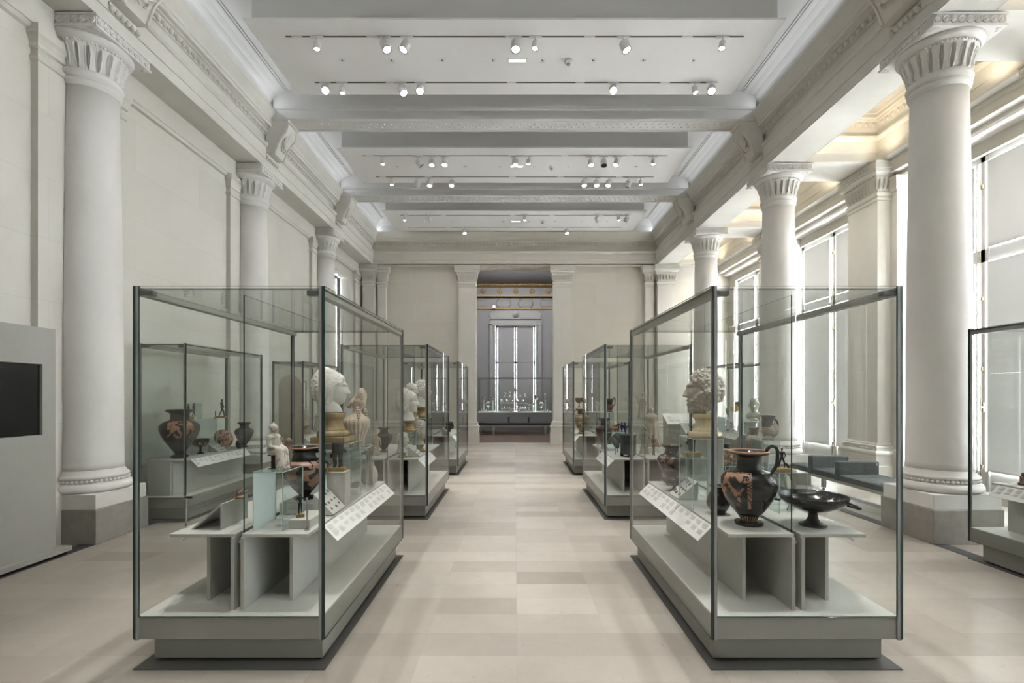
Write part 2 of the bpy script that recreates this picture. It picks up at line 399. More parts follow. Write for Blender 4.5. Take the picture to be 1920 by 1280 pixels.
struct(MB().box(-4.4, 4.4, -10.9, 15.4, CZ, CZ+.1).build('ceiling', CEIL))
struct(MB().box(-5.15, 6.9, -10.9, 15.4, CZ+.12, CZ+.3).build('trim_10', CEIL))
# stud-decorated beams crossing at every column
for k, yc in enumerate(COLY[1:]):
    m = MB(); a, b = yc-.21, yc+.21
    poly = [(a, 6.27), (b, 6.27), (b, 6.33), (b-.02, 6.34), (b-.02, 6.42), (b+.02, 6.46), (b+.02, 6.75), (a-.02, 6.75), (a-.02, 6.475), (a-.012, 6.465), (a-.012, 6.44), (a+.012, 6.43), (a+.02, 6.42), (a+.02, 6.34), (a, 6.33)]
    m.prism(poly, 0, -4.15, 4.15)
    for y in (a+.085, b-.055): m.box(-3.9, 3.9, y-.008, y+.008, 6.262, 6.272)
    for x in (-3.9, 3.9): m.box(x-.008, x+.008, a+.085, b-.055, 6.262, 6.272)
    n = 62
    for r, y in enumerate((a+.16, a+.27)):
        for i in range(n):
            x = -3.75+7.5*(i+.5*(r % 2))/n
            m.ell((x, y, 6.27), (.022, .022, .016), 8, 4)
    struct(m.build('trim_%d' % (11+k), CEIL))
# right-hand aisle: beams, coffers, outer wall
CEND = [-7.8, -4.49, -1.18, 2.13]+COLY+[15.37]
m = MB()
for yc in CEND: m.box(4.9, 6.12, yc-.39, yc+.39, 5.45, 6.5)
m.box(4.45, 4.895, -10.9, 15.3, 5.46, 6.5)
struct(m.build('trim_13', STONE))
for k in range(7):
    y0, y1 = CEND[k]+.39, min(CEND[k+1]-.39, 15.0)
    m = MB(); m.ring([(x-4.303, z) for x, z in EP[:19]]+[(-.2, 6.28)], 4.9, 6.12, y0, y1, cap=False)
    eggs(m, 0, y1+.005, 4.95, 6.1); eggs(m, 1, 6.125, y0+.05, y1-.05); eggs(m, 1, 4.895, y0+.05, y1-.05)
    m.box(5.05, 6.0, y0+.15, y1-.15, 6.27, 6.3)
    struct(m.build('trim_%d' % (32+k), STONE))
OP = [(6.12, 5.45), (6.26, 5.45), (6.26, 5.40), (6.29, 5.37), (6.29, 5.24), (6.40, 5.22), (6.40, 5.17), (6.43, 5.14), (6.63, 5.12), (6.63, 6.6), (6.12, 6.6)]
struct(MB().prism(OP, 1, -10.9, 15.3).build('trim_19', STONE))
WH = 1.17; WB_ = .0; WT = 4.93
wr = MB(); bays = [-9.45, -6.14, -2.83, .475, 3.785]+BAYY
for i, yc in enumerate(bays):
    a = yc+WH; b = bays[i+1]-WH if i < 7 else 15.3
    wr.box(6.63, 7.0, a, b, 0, 5.2)
    wr.box(6.63, 7.0, yc-WH, yc+WH, WT, 5.2)
wr.box(6.63, 7.0, -10.9, bays[0]-WH, 0, 5.2)
struct(wr.build('wall_right', STW)); wr = MB()
for yc in CEND[:-1]: wr.box(6.36, 6.63, yc-.5, yc+.5, 0, 5.16); wr.ring([(.003, 0), (.05, 0), (.05, .5), (.04, .52), (.04, .58), (.003, .62)], 6.36, 6.62, yc-.5, yc+.5); wr.ring([(.003, 4.86), (.02, 4.88), (.02, 4.93), (.05, 4.97), (.05, 5.02), (.07, 5.16)], 6.36, 6.62, yc-.5, yc+.5)
struct(wr.build('trim_25', STW))
def window(n, yc):
    w = MB(); X0, X1 = 6.70, 6.80; a, b = yc-WH+.02, yc+WH-.02
    w.box(X0, X1, a, a+.07, 0, WT); w.box(X0, X1, b-.07, b, 0, WT); w.box(X0, X1, a, b, WT-.08, WT); w.box(X0, X1, a, b, 0, .1)
    w.box(X0, X1, a, b, 3.42, 3.60)
    w.box(X0, X1, yc-.03, yc+.03, .1, WT)
    for s in (a+.07, yc+.03): w.box(X0+.02, X1-.02, s, s+WH-.12, .1, .44)
    for s in (-1, 1): w.box(X0-.01, X1+.01, yc+s*.085-.012, yc+s*.085+.012, .1, WT-.08)
    for s in (-1, 1):
        ya = a+.09 if s < 0 else yc+.03
        for z in (1.2, 2.0, 2.75, 4.2): w.box(X0+.03, X1-.03, ya, ya+WH-.12, z-.012, z+.012)
    o = struct(w.build('window_%d' % n, FRAMEW))
    for s in (-1, 1):
        ya, yb = (a+.13, yc-.11) if s < 0 else (yc+.11, b-.13)
        for z0, z1 in ((.46, 3.40), (3.62, 4.83)):
            q = MB().box(6.672, 6.678, ya, yb, z0, z1).build('blind', BLIND, o)
            MB().box(6.665, 6.685, ya, yb, z0-.012, z0+.015).build('hem_bar', FRAMEW, q)
    g = MB().box(6.755, 6.760, a, b, .1, WT-.08).build('pane', GLASS, o)
    h = MB(); h.ell((6.66, yc-.02, 1.35), (.03, .02, .02), 10, 6); h.box(6.67, 6.70, yc-.035, yc-.005, 1.28, 1.42); h.tube([(6.66, yc, .3), (6.66, yc, 4.6)], .007, 6)
    for z in (.5, 1.9, 2.9, 4.5): h.box(6.67, 6.70, yc-.02, yc+.02, z-.03, z+.03)
    h.build('espagnolette_bolt', BRASS, o)
for n, yc in enumerate(bays): window(n+10, yc)
# window high in the blank wall
w = MB(); 
for b in ((12.92, 12.99), (14.11, 14.18)): w.box(-5.06, -4.99, *b, 2.12, 4.83)
for z in (2.12, 4.76): w.box(-5.06, -4.99, 12.92, 14.18, z, z+.07)
o = struct(w.build('window_7', mat('dark_window_frame', (.09, .09, .1), .4, .3)))
MB().box(-5.03, -5.025, 12.95, 14.15, 2.15, 4.8).build('pane', GLASS, o)
MB().box(-5.10, -5.095, 12.95, 14.15, 2.15, 4.8).build('blind', BLIND, o)

# ---------------------------------------------------------------- columns
def leaf(u, v):
    """relief of one cartouche tongue, u across, v up"""
    d = abs(u-.5); w = .33+.055*cos(2*pi*(v*1.0-.1))-.05*exp(-((v-.25)/.12)**2)
    top = 1/(1+exp((v-.93)*60)); bot = 1/(1+exp((.03-v)*60))
    h = .018*exp(-((d-w)/.05)**2)+.006*(d < w)-.032*(d > w+.05)*(d < .455)+.010*(d > .465)
    h = h*top*bot
    return h+.009*exp(-((v-.97)/.04)**2)*(d < .36)
SHP = [(.296, .735), (.292, .80), (.289, 1.3), (.285, 2.2), (.275, 3.2), (.262, 4.2), (.252, 4.80)]
def column_parts(t):
    b = MB(); b.box(-.365, .365, -.365, .365, 0, .351); bevel(b.build('plinth', PLGREY, t), .006)
    b = MB(); b.box(-.35, .35, -.35, .35, .351, .507); bevel(b.build('upper_plinth', STONE2, t), .006)
    b = MB(); b.lathe(spline([(.345, .507), (.372, .53), (.375, .56), (.36, .59), (.335, .603)], 4)+[(.325, .605), (.325, .645), (.34, .65), (.345, .665), (.335, .68), (.315, .69), (.315, .705), (.30, .712), (.30, .728), (.296, .735)], 64)
    for i in range(52): a = 2*pi*i/52; b.ell((.331*cos(a), .331*sin(a), .625), (.019, .019, .017), 8, 5)
    b.build('base', STONE2, t)
    MB().lathe(SHP, 64).build('shaft', STONE2, t)
    NL = 20
    def fn(a, z, r):
        if 4.965 < z < 5.19: return leaf((a*NL/(2*pi)) % 1, (z-4.965)/.225)
        return 0
    pr = [(.252, 4.79), (.262, 4.80), (.262, 4.815), (.272, 4.82), (.278, 4.84), (.272, 4.86), (.262, 4.865)]+[(.262, 4.875), (.285, 4.885), (.292, 4.92), (.282, 4.95), (.262, 4.962)]
    pr += [(.262+.055*(i/18)**1.5, 4.966+.222*i/18) for i in range(19)]
    pr += [(.325, 5.19), (.33, 5.20), (.33, 5.222), (.34, 5.228), (.36, 5.24), (.378, 5.262), (.384, 5.28), (.38, 5.295)]
    c = MB(); c.lathe(pr, 20*16, fn=fn)
    for i in range(60): a = 2*pi*i/60; c.ell((.333*cos(a), .333*sin(a), 5.21), (.012, .014, .012), 6, 4)
    c.build('capital', STONE2, t)
    A = .385; c = MB(); c.ring([(-.02, 5.295), (0, 5.30), (0, 5.325), (-.012, 5.328), (-.012, 5.412), (0, 5.415), (0, 5.436)], -A, A, -A, A)
    for s in range(4):
        T = Matrix.Rotation(pi/2*s, 4, 'Z')
        for i in range(9):
            x = -A+.06+(2*A-.12)*i/8
            R = T @ Matrix.Translation((x, -A+.012, 5.37)) @ Matrix.Rotation(pi/2, 4, 'X')
            c.lathe([(.041, 0), (.041, .010), (.035, .013), (.031, .006), (.016, .005), (.012, .012), (.004, .015)], 14, T=R)
    for sx in (-1, 1):
        for sy in (-1, 1):
            for k in range(5):
                an = atan2(sy, sx)+(k-2)*.45
                c.ell((sx*.315+.03*cos(an), sy*.315+.03*sin(an), 5.298), (.026, .026, .010), 8, 4)
    c.build('abacus', STONE2, t)
ords = ['first', 'second', 'third']
proto = half = None
for k, yc in enumerate(COLY):
    for sg, where in ((1, 'free-standing round limestone column, %s from the camera along the window aisle'), (-1, 'half-embedded round limestone column, %s from the camera against the blank stone wall')):
        lab = where % ords[k]; grp = 'columns along the hall'
        if sg > 0:
            if not proto: proto = thing('column', lab, 'column', (sg*XC, yc, 0), 0, grp); column_parts(proto)
            else: dup(proto, (sg*XC, yc, 0), 0, lab, grp)
        elif not half:
            half = dup(proto, (sg*XC, yc, 0), 0, lab, grp)
            for ch in half.children:
                me = ch.data.copy(); bm = bmesh.new(); bm.from_mesh(me)
                bmesh.ops.bisect_plane(bm, geom=bm.verts[:]+bm.edges[:]+bm.faces[:], plane_co=(-.046, 0, 0), plane_no=(-1, 0, 0), clear_outer=True)
                bm.to_mesh(me); bm.free(); ch.data = me
        else: dup(half, (sg*XC, yc, 0), 0, lab, grp)
for o in list(COL.objects):
    if o.name.split('.')[0] == 'column': o['kind'] = 'thing'
def pier(y):
    m = MB(); m.box(-4.78, -4.70, y-.55, y+.55, 0, 5.17)
    m.ring([(.003, 4.83), (.015, 4.84), (.02, 4.87), (.003, 4.9), (.003, 4.95), (.02, 4.96), (.02, 5.0), (.035, 5.05), (.05, 5.08), (.05, 5.17)], -4.85, -4.70, y-.55, y+.55)
    m.ring([(.06, 0), (.06, .50), (.05, .53), (.03, .56), (.03, .6), (.003, .65)], -4.85, -4.70, y-.55, y+.55); return m
for k, y in enumerate(COLY+[15.2]):
    struct(pier(y).build('trim_%d' % (20+k), STW))
# flat pilasters with the same capital
def pilaster(name, label, loc, rot, w, d, group='flat pilasters'):
    t = thing(name, label, 'pilaster', loc, rot, group); t['kind'] = 'thing'; h = w/2
    def fin(m, n): m.v = [(x, min(y, d), z) for x, y, z in m.v]; return m.build(n, STONE, t)
    b = MB(); b.ring([(.105, 0), (.105, .33), (.09, .335), (.09, .50)], -h, h, 0, d); b.ring([(.09, .50), (.105, .52), (.108, .55), (.09, .58), (.06, .585), (.055, .63), (.065, .635), (.065, .66), (.03, .67), (.03, .69), (.002, .71)], -h, h, 0, d)
    n = int(w/.04)
    for i in range(n): b.ell((-h+w*(i+.5)/n, -.058, .608), .017, 6, 4)
    fin(b, 'base')
    s = MB(); s.box(-h, h, 0, d, .71, 4.85); fin(s, 'shaft')
    c = MB(); c.ring([(.002, 4.80), (.015, 4.81), (.015, 4.84), (.002, 4.85), (.002, 4.87), (.02, 4.88), (.028, 4.91), (.02, 4.945), (.002, 4.955)], -h, h, 0, d)
    c.ring([(.002, 4.955), (.012, 5.06), (.05, 5.185), (.05, 5.20), (.055, 5.22), (.09, 5.235), (.105, 5.26), (.11, 5.295)], -h, h, 0, d)
    nl = max(2, round(w/.085))
    for a, b_, f in ((-h, h, 0), (0, min(d, .3), 1), (0, min(d, .3), 2)):
        k = max(1, round((b_-a)/.085))
        for i in range(k):
            q0 = a+(b_-a)*i/k; q1 = a+(b_-a)*(i+1)/k
            def g(u, v, q0=q0, q1=q1, f=f):
                p = .006+.045*v**1.6+leaf(u, v)*1.3; q = q0+(q1-q0)*u; z = 4.966+.215*v; s_ = 1+2*(.045*v**1.6)/w if f == 0 else 1
                return (q*s_, -p, z) if f == 0 else ((-h-p if f == 1 else h+p), q, z)
            c.grid(9, 10, g)
    nb = int(w/.035)
    for i in range(nb): c.ell((-h-.03+(w+.06)*(i+.5)/nb, -.055, 5.21), (.013, .012, .011), 6, 4)
    fin(c, 'capital')
    a = MB(); a.ring([(.10, 5.295), (.125, 5.30), (.125, 5.325), (.113, 5.328), (.113, 5.412), (.125, 5.415), (.125, 5.436)], -h, h, 0, d)
    nm = max(3, round((w+.2)/.083))
    for i in range(nm):
        R = Matrix.Translation((-h-.11+(w+.22)*(i+.5)/nm, -.113, 5.37)) @ Matrix.Rotation(pi/2, 4, 'X')
        a.lathe([(.038, 0), (.038, .010), (.032, .012), (.028, .005), (.012, .011), (.003, .013)], 12, T=R)
    fin(a, 'abacus'); return t
pilaster('pilaster', 'pale stone pilaster on the blank-wall side of the central doorway', (-1.455, 15.18, 0), 0, .53, .12)
pilaster('pilaster', 'pale stone pilaster on the window side of the central doorway', (1.455, 15.18, 0), 0, .53, .12)
pilaster('pilaster', 'wide corner pilaster where the end wall meets the blank stone wall', (-4.44, 15.06, 0), 0, .36, .24)
pilaster('pilaster', 'narrow pilaster beside the wide corner pilaster, blank-wall side of the end wall', (-4.06, 15.16, 0), 0, .25, .14)
pilaster('pilaster', 'wide pilaster on the end wall in line with the free-standing columns', (4.60, 15.06, 0), 0, .52, .24)
pilaster('pilaster', 'narrow pilaster on the end wall, doorway side of the wide one by the aisle', (4.12, 15.16, 0), 0, .26, .14)
for k, y in enumerate(COLY):
    pilaster('pilaster', 'cream pilaster between tall windows, %s from the camera on the window wall' % ords[k], (6.13, y, 0), -pi/2, .74, .225)

# carved scroll brackets under the beam ends
def bracket_parts(t, sg):
    Sx = [(.36, .54), (.36, .50), (.355, .44), (.33, .36), (.26, .27), (.21, .20), (.17, .10), (.13, 0)]
    top = spline(Sx, 4)
    b = MB(); b.prism([(-sg*x, z) for x, z in top]+[(0, 0), (0, .54)], 1, -.19, .19)
    for s in (-1, 1): b.tube([(-sg*(x+.004), s*.165, z) for x, z in top], .018, 8)
    b.prism([(-sg*.38, .54), (0, .54), (0, .575), (-sg*.40, .575), (-sg*.40, .56)], 1, -.21, .21)
    b.build('scroll_body', STONE, t)
    p = MB()
    for k in range(9):
        an = (k-4)*.30; L = .17+.05*cos(an)
        pts = []
        for i in range(5):
            f = i/4; z = .17+L*f*cos(an)*1.1; y = L*f*sin(an)*.72
            x = .21+ .12*max(0, min(1, (z-.15)/.27))+.018; pts.append((-sg*x, y, z))
        p.tube(pts, [.012, .017, .02, .018, .008], 6)
    p.ell((-sg*.225, 0, .165), (.03, .045, .03), 10, 6)
    for s in (-1, 1): p.tube([(-sg*.20, s*.03, .10), (-sg*.215, s*.07, .12), (-sg*.215, s*.085, .16), (-sg*.215, s*.06, .18)], .012, 6)
    p.build('palmette', STONE, t)
    g = MB(); g.box(-sg*.02, 0, -.21, .21, -.05, -.015) if sg < 0 else g.box(-.02, 0, -.21, .21, -.05, -.015)
    for k in range(6): g.ell((-sg*.02, -.175+.07*k, -.075), (.034, .031, .034), 10, 6)
    g.build('bead_row', STONE, t)
for sg, wh in ((-1, 'on the blank-wall cornice'), (1, 'on the colonnade cornice')):
    r0 = None
    for k, yc in enumerate(COLY):
        lab = 'carved scroll bracket with palmette %s, above the %s column' % (wh, ords[k]); loc = (sg*4.29, yc, 5.70)
        if r0 is None: r0 = thing('scroll_bracket', lab, 'bracket', loc, 0, 'carved brackets under the ceiling beams'); bracket_parts(r0, sg)
        else: dup(r0, loc, 0, lab)

# ---------------------------------------------------------------- hanging lighting panels and track spots
PZZ = 6.297
LENS = emis('spot_lens_glow', (1, .98, .94), 14.0); LENSOFF = mat('dark_spot_lens', (.03, .03, .035), .2)
def light(kind, name, loc, e, par=None, col=(1, .96, .90), **kw):
    l = bpy.data.lights.new(name, kind); l.energy = e; l.color = col
    for k, v in kw.items(): setattr(l, k, v)
    o = bpy.data.objects.new(name, l); COL.objects.link(o); o.location = loc
    if par: o.parent = par
    return o
DLX = [-2.46, -1.755, -1.035, -.315, .395, 1.115, 1.835, 2.545]
for k, yc in enumerate(BAYY):
    t = thing('lighting_panel', 'white hanging ceiling panel with recessed lights, %s from the camera' % ords[k], 'ceiling panel', (0, yc, PZZ), 0, 'hanging white ceiling panels')
    MB().box(-3.45, 3.45, -.79, .79, 0, .028).build('panel', WHITE, t)
    MB().box(-3.39, 3.39, -.70, .70, .034, .45).build('housing', CEIL, t)
    for y in (-.49, .485):
        tr = MB(); tr.box(-3.05, 3.05, y-.012, y+.012, -.002, .001, 0)
        tb = tr.build('track', TRKD, t)
        for x in (-2.9, -1.9, -.05, 1.0, 2.3): MB().box(x-.07, x+.07, y-.014, y+.014, -.004, .001).build('track_joint', SPOTW, tb)
    for x in DLX:
        d = MB(); d.lathe([(.046, 0), (.046, -.004), (.041, -.004), (.040, -.001)], 20); d.lathe([(.040, -.0005), (.001, -.0012)], 20, 1)  # flat black disc paints the dark inside of an open hole
        d.build('downlight', [WHITE, BLACK], t, (x, -.02, 0))
        o = light('SPOT', 'downlight_lamp', (x, -.02, -.03), L_DOWN, t, spot_size=2.9, spot_blend=1.0, shadow_soft_size=.05)
    e = MB(); e.box(-.15, .15, -.045, .045, -.006, 0, 0); e.box(-.12, .12, -.028, .028, -.009, -.005, 1)
    e.build('emergency_light', [WHITE, emis('pale_green_glow', (.85, 1, .8), 1.5)], t, (.04, -.02, 0))
    sd = thing('smoke_detector', 'small white smoke detector on the %s hanging ceiling panel' % ords[k], 'smoke detector', (.77, yc-.02, PZZ), 0, 'smoke detectors')
    MB().lathe([(.05, 0), (.052, -.02), (.045, -.045), (.03, -.05)], 24).build('housing', SPOTW, sd)
    MB().lathe([(.03, -.05), (.028, -.065), (.018, -.072), (.003, -.074)], 16).build('sensor', STEEL, sd)
def spot(x, y, big, tx, ty, lit, lab, grp, boost=1, cone=1.0):
    t = thing('track_spotlight', lab, 'spotlight', (x, y, PZZ-.003), 0, grp)
    R = .062 if big else .044; L = .125 if big else .10
    MB().box(-.085, .085, -.017, .017, -.012, 0).build('adapter', SPOTW, t)
    MB().tube([(0, 0, -.01), (0, 0, -.035), (.0, 0, -.06)], .009, 8).build('stem', SPOTW, t)
    d = Vector((tx, ty, -1)).normalized(); q = d.to_track_quat('-Z', 'Y').to_matrix().to_4x4()
    T = Matrix.Translation((0, 0, -.065-R*.3)) @ q
    h = MB(); h.lathe([(R*.82, .01), (R*.97, 0), (R, -.012), (R, -L), (R*.93, -L), (R*.9, -L+.02)], 24, T=T, cap=False); h.lathe([(R*.82, .01), (.001, .012)], 24, T=T, cap=False)
    o = h.build('lamp_head', SPOTW, t)
    MB().lathe([(R*.98, -L-.001), (R*1.0, -L-.004), (R*.84, -L-.004), (R*.82, -L+.012)], 24, T=T, cap=False).build('rim', STRIP, o)
    MB().lathe([(R*.86, -L+.012), (R*.3, -L+.010), (.001, -L+.010)], 24, T=T, cap=False).build('lens', LENS if lit else LENSOFF, o)
    if lit:
        l = light('SPOT', 'spot_lamp', T @ Vector((0, 0, -L-.012)), L_SPOT*boost, t, spot_size=cone, spot_blend=.6, shadow_soft_size=.03)
        l.rotation_euler = q.to_euler()
# (pixel column read off the photo -> x on the track), big head?, aim x, aim y
SPOTS = [
 (0, 0, 6.60, [(594, 0, .05, -.1, 1), (720, 1, .45, -.25, 1), (763, 1, -.4, -.25, 1), (967, 1, 0, -.35, 1), (1004, 0, -.1, -.2, 1), (1169, 1, .35, -.2, 1), (1355, 0, -.2, -.2, 1)]),
 (0, 1, 7.58, [(610, 1, .35, -.9, 1), (642, 0, .1, -.2, 1), (752, 1, .5, -.4, 1), (788, 1, .1, -.8, 1), (1150, 1, -.15, -.9, 1), (1302, 0, .1, -.3, 1), (1334, 1, -.3, -.8, 1)]),
 (1, 0, 9.93, [(718, 0, 0, -.2, 1), (783, 1, .8, .4, 0), (810, 1, 0, -.3, 1), (834, 1, 0, -.35, 1), (966, 1, 0, -.3, 1), (991, 0, 0, -.25, 1), (1108, 1, 0, -.3, 1), (1132, 1, 0, -.3, 0), (1158, 1, -.4, -.25, 1), (1225, 0, -.1, -.2, 1)]),
 (1, 1, 10.91, [(735, 0, 0, -.2, 1), (783, 1, -.3, .5, 0), (806, 1, 0, -.3, 1), (847, 1, 0, -.35, 1), (1095, 1, 0, -.35, 1), (1118, 1, 0, -.35, 1), (1142, 1, -.25, -.3, 1), (1179, 1, -.2, .3, 0), (1201, 0, 0, -.2, 1)]),
 (2, 0, 13.13, [(759, 0, 0, -.2, 1), (803, 1, .5, .5, 0), (984, 0, 0, -.2, 1), (1119, 1, .4, .5, 0), (1160, 0, .05, -.2, 1), (1177, 1, -.6, .4, 0)]),
 (2, 1, 14.17, [(871, 1, .1, -.4, 1), (1062, 1, .1, -.4, 1)])]
NTH = ['first', 'second', 'third', 'fourth', 'fifth', 'sixth', 'seventh', 'eighth', 'ninth', 'tenth']
for pk, tk, D, row in SPOTS:
    for i, (px, big, tx, ty, lit) in enumerate(row):
        spot(PX(px, D), D, big, tx, ty, lit, '%s white %s spotlight from the blank wall, %s track of the %s ceiling panel' % (NTH[i], 'lit' if lit else 'unlit', 'near' if tk == 0 else 'far', ords[pk]), 'track spotlights on the %s ceiling panel' % ords[pk], *((5.0, .62) if big and 1.0 < abs(PX(px, D)) < 2.2 else (1, 1.0)))
# two unseen panel copies, added with spots as front fill and case light
lp = [o for o in COL.objects if o.name == 'lighting_panel'][0]
for k, yc in enumerate((3.785, .475)):
    dup(lp, (0, yc, PZZ), 0, 'added unseen white ceiling panel overhead, %s' % ('above the first cases', 'above the camera')[k])
    for i, x in enumerate((-3.0, -1.85, -1.4, -.6, .6, 1.4, 1.85, 3.0)):
        cas = k == 0 and 1 < abs(x) < 2
        spot(x, yc-.49 if not cas else yc+(.485 if abs(x) > 1.6 else -.49), 1, 0 if cas else -.12*x, (.05 if abs(x) < 1.6 else -.25) if cas else .75, 1, '%s added fill spotlight from the blank wall, unseen panel overhead %s' % (NTH[i], ('above the first cases', 'above the camera')[k]), 'added fill spotlights on the unseen panels overhead', 8.5 if cas else .7, .62 if cas else 1.0)
# daylight-white strips hidden on the cornice ledges, warm uplights in the aisle coffers
for sg in (-1, 1):
    for k, yc in enumerate([3.79]+BAYY):
        o = light('AREA', 'cornice_strip_lamp', (sg*4.15, yc, 6.445), L_COVE, None, (.90, .95, 1), shape='RECTANGLE', size=.03, size_y=2.7)
        o.rotation_euler = (0, sg*(pi/2+.35), 0)
for k, yc in enumerate([3.785]+BAYY):
    for dy in (-.7, .7): light('SPOT', 'aisle_lamp', (5.5, yc+dy, 5.43), L_AISLE, None, (1, .93, .84), spot_size=2.5, spot_blend=1, shadow_soft_size=.06)
    for x in (5.15, 5.85):
        for dy in (-.9, .9):
            o = light('SPOT', 'coffer_lamp', (x, yc+dy, 5.35), L_WARM, None, (1, .82, .58), spot_size=2.4, spot_blend=1, shadow_soft_size=.04)
            o.rotation_euler = (pi, 0, 0)
# ================================================================ DISPLAY CASES AND FURNITURE
CT = 2.15; ZD = .298; SZ = .735
def case_parts(t, w, l, partition=True, plate=True):
    """origin: middle of the front edge on the floor; x across, y away"""
    h = w/2
    if plate: MB().box(-h, h, .005, l-.005, 0, .006).build('floor_plate', MAT_, t)
    bevel(MB().box(-h+.05, h-.05, .10, l-.10, .018, .17).build('plinth', PAINT, t), .003)
    MB().box(-h+.07, h-.07, .12, l-.12, .006, .018).build('shadow_gap', BLACK, t)  # solid black block painting the shade under the raised plinth
    bevel(MB().box(-h+.013, h-.013, .010, l-.010, .17, ZD-.004).build('base_tray', PAINT, t), .003)
    MB().box(-h+.02, h-.02, .02, l-.02, ZD-.004, ZD).build('deck', DECK, t)
    g = .010
    MB().pane(-h+.034, h-.034, 0, g, ZD-.002, CT).build('glass_front', [GLASS, EDGE], t)
    MB().pane(-h+.034, h-.034, l-g, l, ZD-.002, CT).build('glass_back', [GLASS, EDGE], t)
    for s in (-1, 1):
        a, b = sorted((s*h, s*(h-g)))
        MB().pane(a, b, .004, l-.004, .172, CT).build('glass_side', [GLASS, EDGE], t)
    MB().pane(-h+g, h-g, g, l-g, CT-.022, CT-.012).build('glass_top', [GLASS, EDGE], t)
    for s in (-1, 1):
        r = MB(); a, b = sorted((s*(h-.012), s*(h-.062))); r.box(a, b, .012, l-.012, CT-.052, CT-.023)
        a, b = sorted((s*(h-.012), s*(h-.022))); r.box(a, b, .012, l-.012, CT-.023, CT-.004); r.build('top_rail', RAIL, t)
        for y0, y1 in ((.0, .012), (l-.012, l)):
            p = MB(); a, b = sorted((s*(h-.011), s*(h-.018))); p.box(a, b, y0, y1, .17, CT, 1)
            a, b = sorted((s*(h-.018), s*(h-.033))); p.box(a, b, y0, y1, .17, CT, 0)
            p.build('corner_strip', [POSTM, BLACK], t)
        k = MB(); a, b = sorted((s*(h-.034), s*(h-.105)))
        k.box(a, b, .011, .05, CT-.05, CT-.023); k.build('corner_clamp', STRIP, t)
    if partition: MB().pane(-.004, .004, .16, l-.14, ZD, CT-.02).build('glass_partition', [GLASS, EDGE], t)
POSTM = mat('grey_corner_strip', (.27, .275, .28), .4)
CASES = {}
CW, CL = 1.076, 1.965; CXS = 1.62
def case(key, x, y, label, w=CW, l=CL, partition=True, plate=True):
    t = thing('display_case', label, 'display case', (x, y, 0), 0, 'glass display cases'); case_parts(t, w, l, partition, plate); CASES[key] = (x, y, w, l); return t
side_l, side_r = 'on the blank-wall side of the walkway', 'on the window side of the walkway'
first = {}
for i, y in enumerate((2.773, 6.08, 9.38)):
    nm = ('tall glass display case %s, first from the camera', 'tall glass display case %s, middle of three', 'tall glass display case %s, next to the doorway')[i]
    case('L%d' % i, -1.60, y, nm % side_l); case('R%d' % i, 1.637, y, nm % side_r)
case('LW0', -4.23, 5.95, 'narrow glass case against the blank wall, between the first and second columns', .58, 1.80, False)
case('LW1', -4.23, 9.25, 'narrow glass case against the blank wall, between the second and third columns', .58, 1.80, False)
case('RW0', 4.545, 2.86, 'glass case on the window side before the first free-standing column', .58, 1.80, False)
case('RW1', 4.645, 9.60, 'narrow glass case between the second and third free-standing columns', .58, 1.80, False)

def text_rows(m, x0, x1, y0, y1, cols, seed, T, heading=True):
    """tiny printed captions: columns of lines on a card lying in its own xy plane"""
    r = random.Random(seed); cw = (x1-x0)/cols; H = y1-y0
    for c in range(cols):
        a = x0+cw*c+cw*.10; b = x0+cw*(c+1)-cw*.10
        for blk in range(r.choice((1, 2, 2))):
            yy = y0+.06*H+blk*H*.42+r.random()*.05*H; n = r.randint(5, 9)
            for k in range(n):
                w = (b-a)*(.55+.45*r.random()); q = yy+k*.042*H
                if q+.02*H > y1: break
                m.box(a, a+w, q, q+.017*H, 0, .0006, 0 if (k > 1 or not heading) else 1, T)
REDINK = mat('faint_red_print', (.60, .47, .44), .7)
def label_card(par, y0, y1, x, z, sg, cols, seed, w=.135):
    """sloped white caption strip along the edge of a shelf, tipping down toward the glass (sg: outward x)"""
    c = MB(); dx, dz = w*.70, -w*.71
    n = Vector((sg*.71, 0, .70)); u = Vector((sg*.70, 0, -.71))
    T = Matrix(((u.x, 0, n.x, x), (0, 1, 0, 0), (u.z, 0, n.z, z), (0, 0, 0, 1)))
    c.box(0, w, y0, y1, -.004, .0, 0, T); o = c.build('caption_card', CARD, par)
    m = MB(); T2 = T @ Matrix.Translation((0, 0, .0003)) @ Matrix(((0, 1, 0, 0), (1 if sg > 0 else 1, 0, 0, 0), (0, 0, 1, 0), (0, 0, 0, 1)))
    text_rows(m, y0+.02, y1-.02, .006, w-.01, cols, seed, T2)
    if m.v: m.build('printed_text', [INK, REDINK], o)
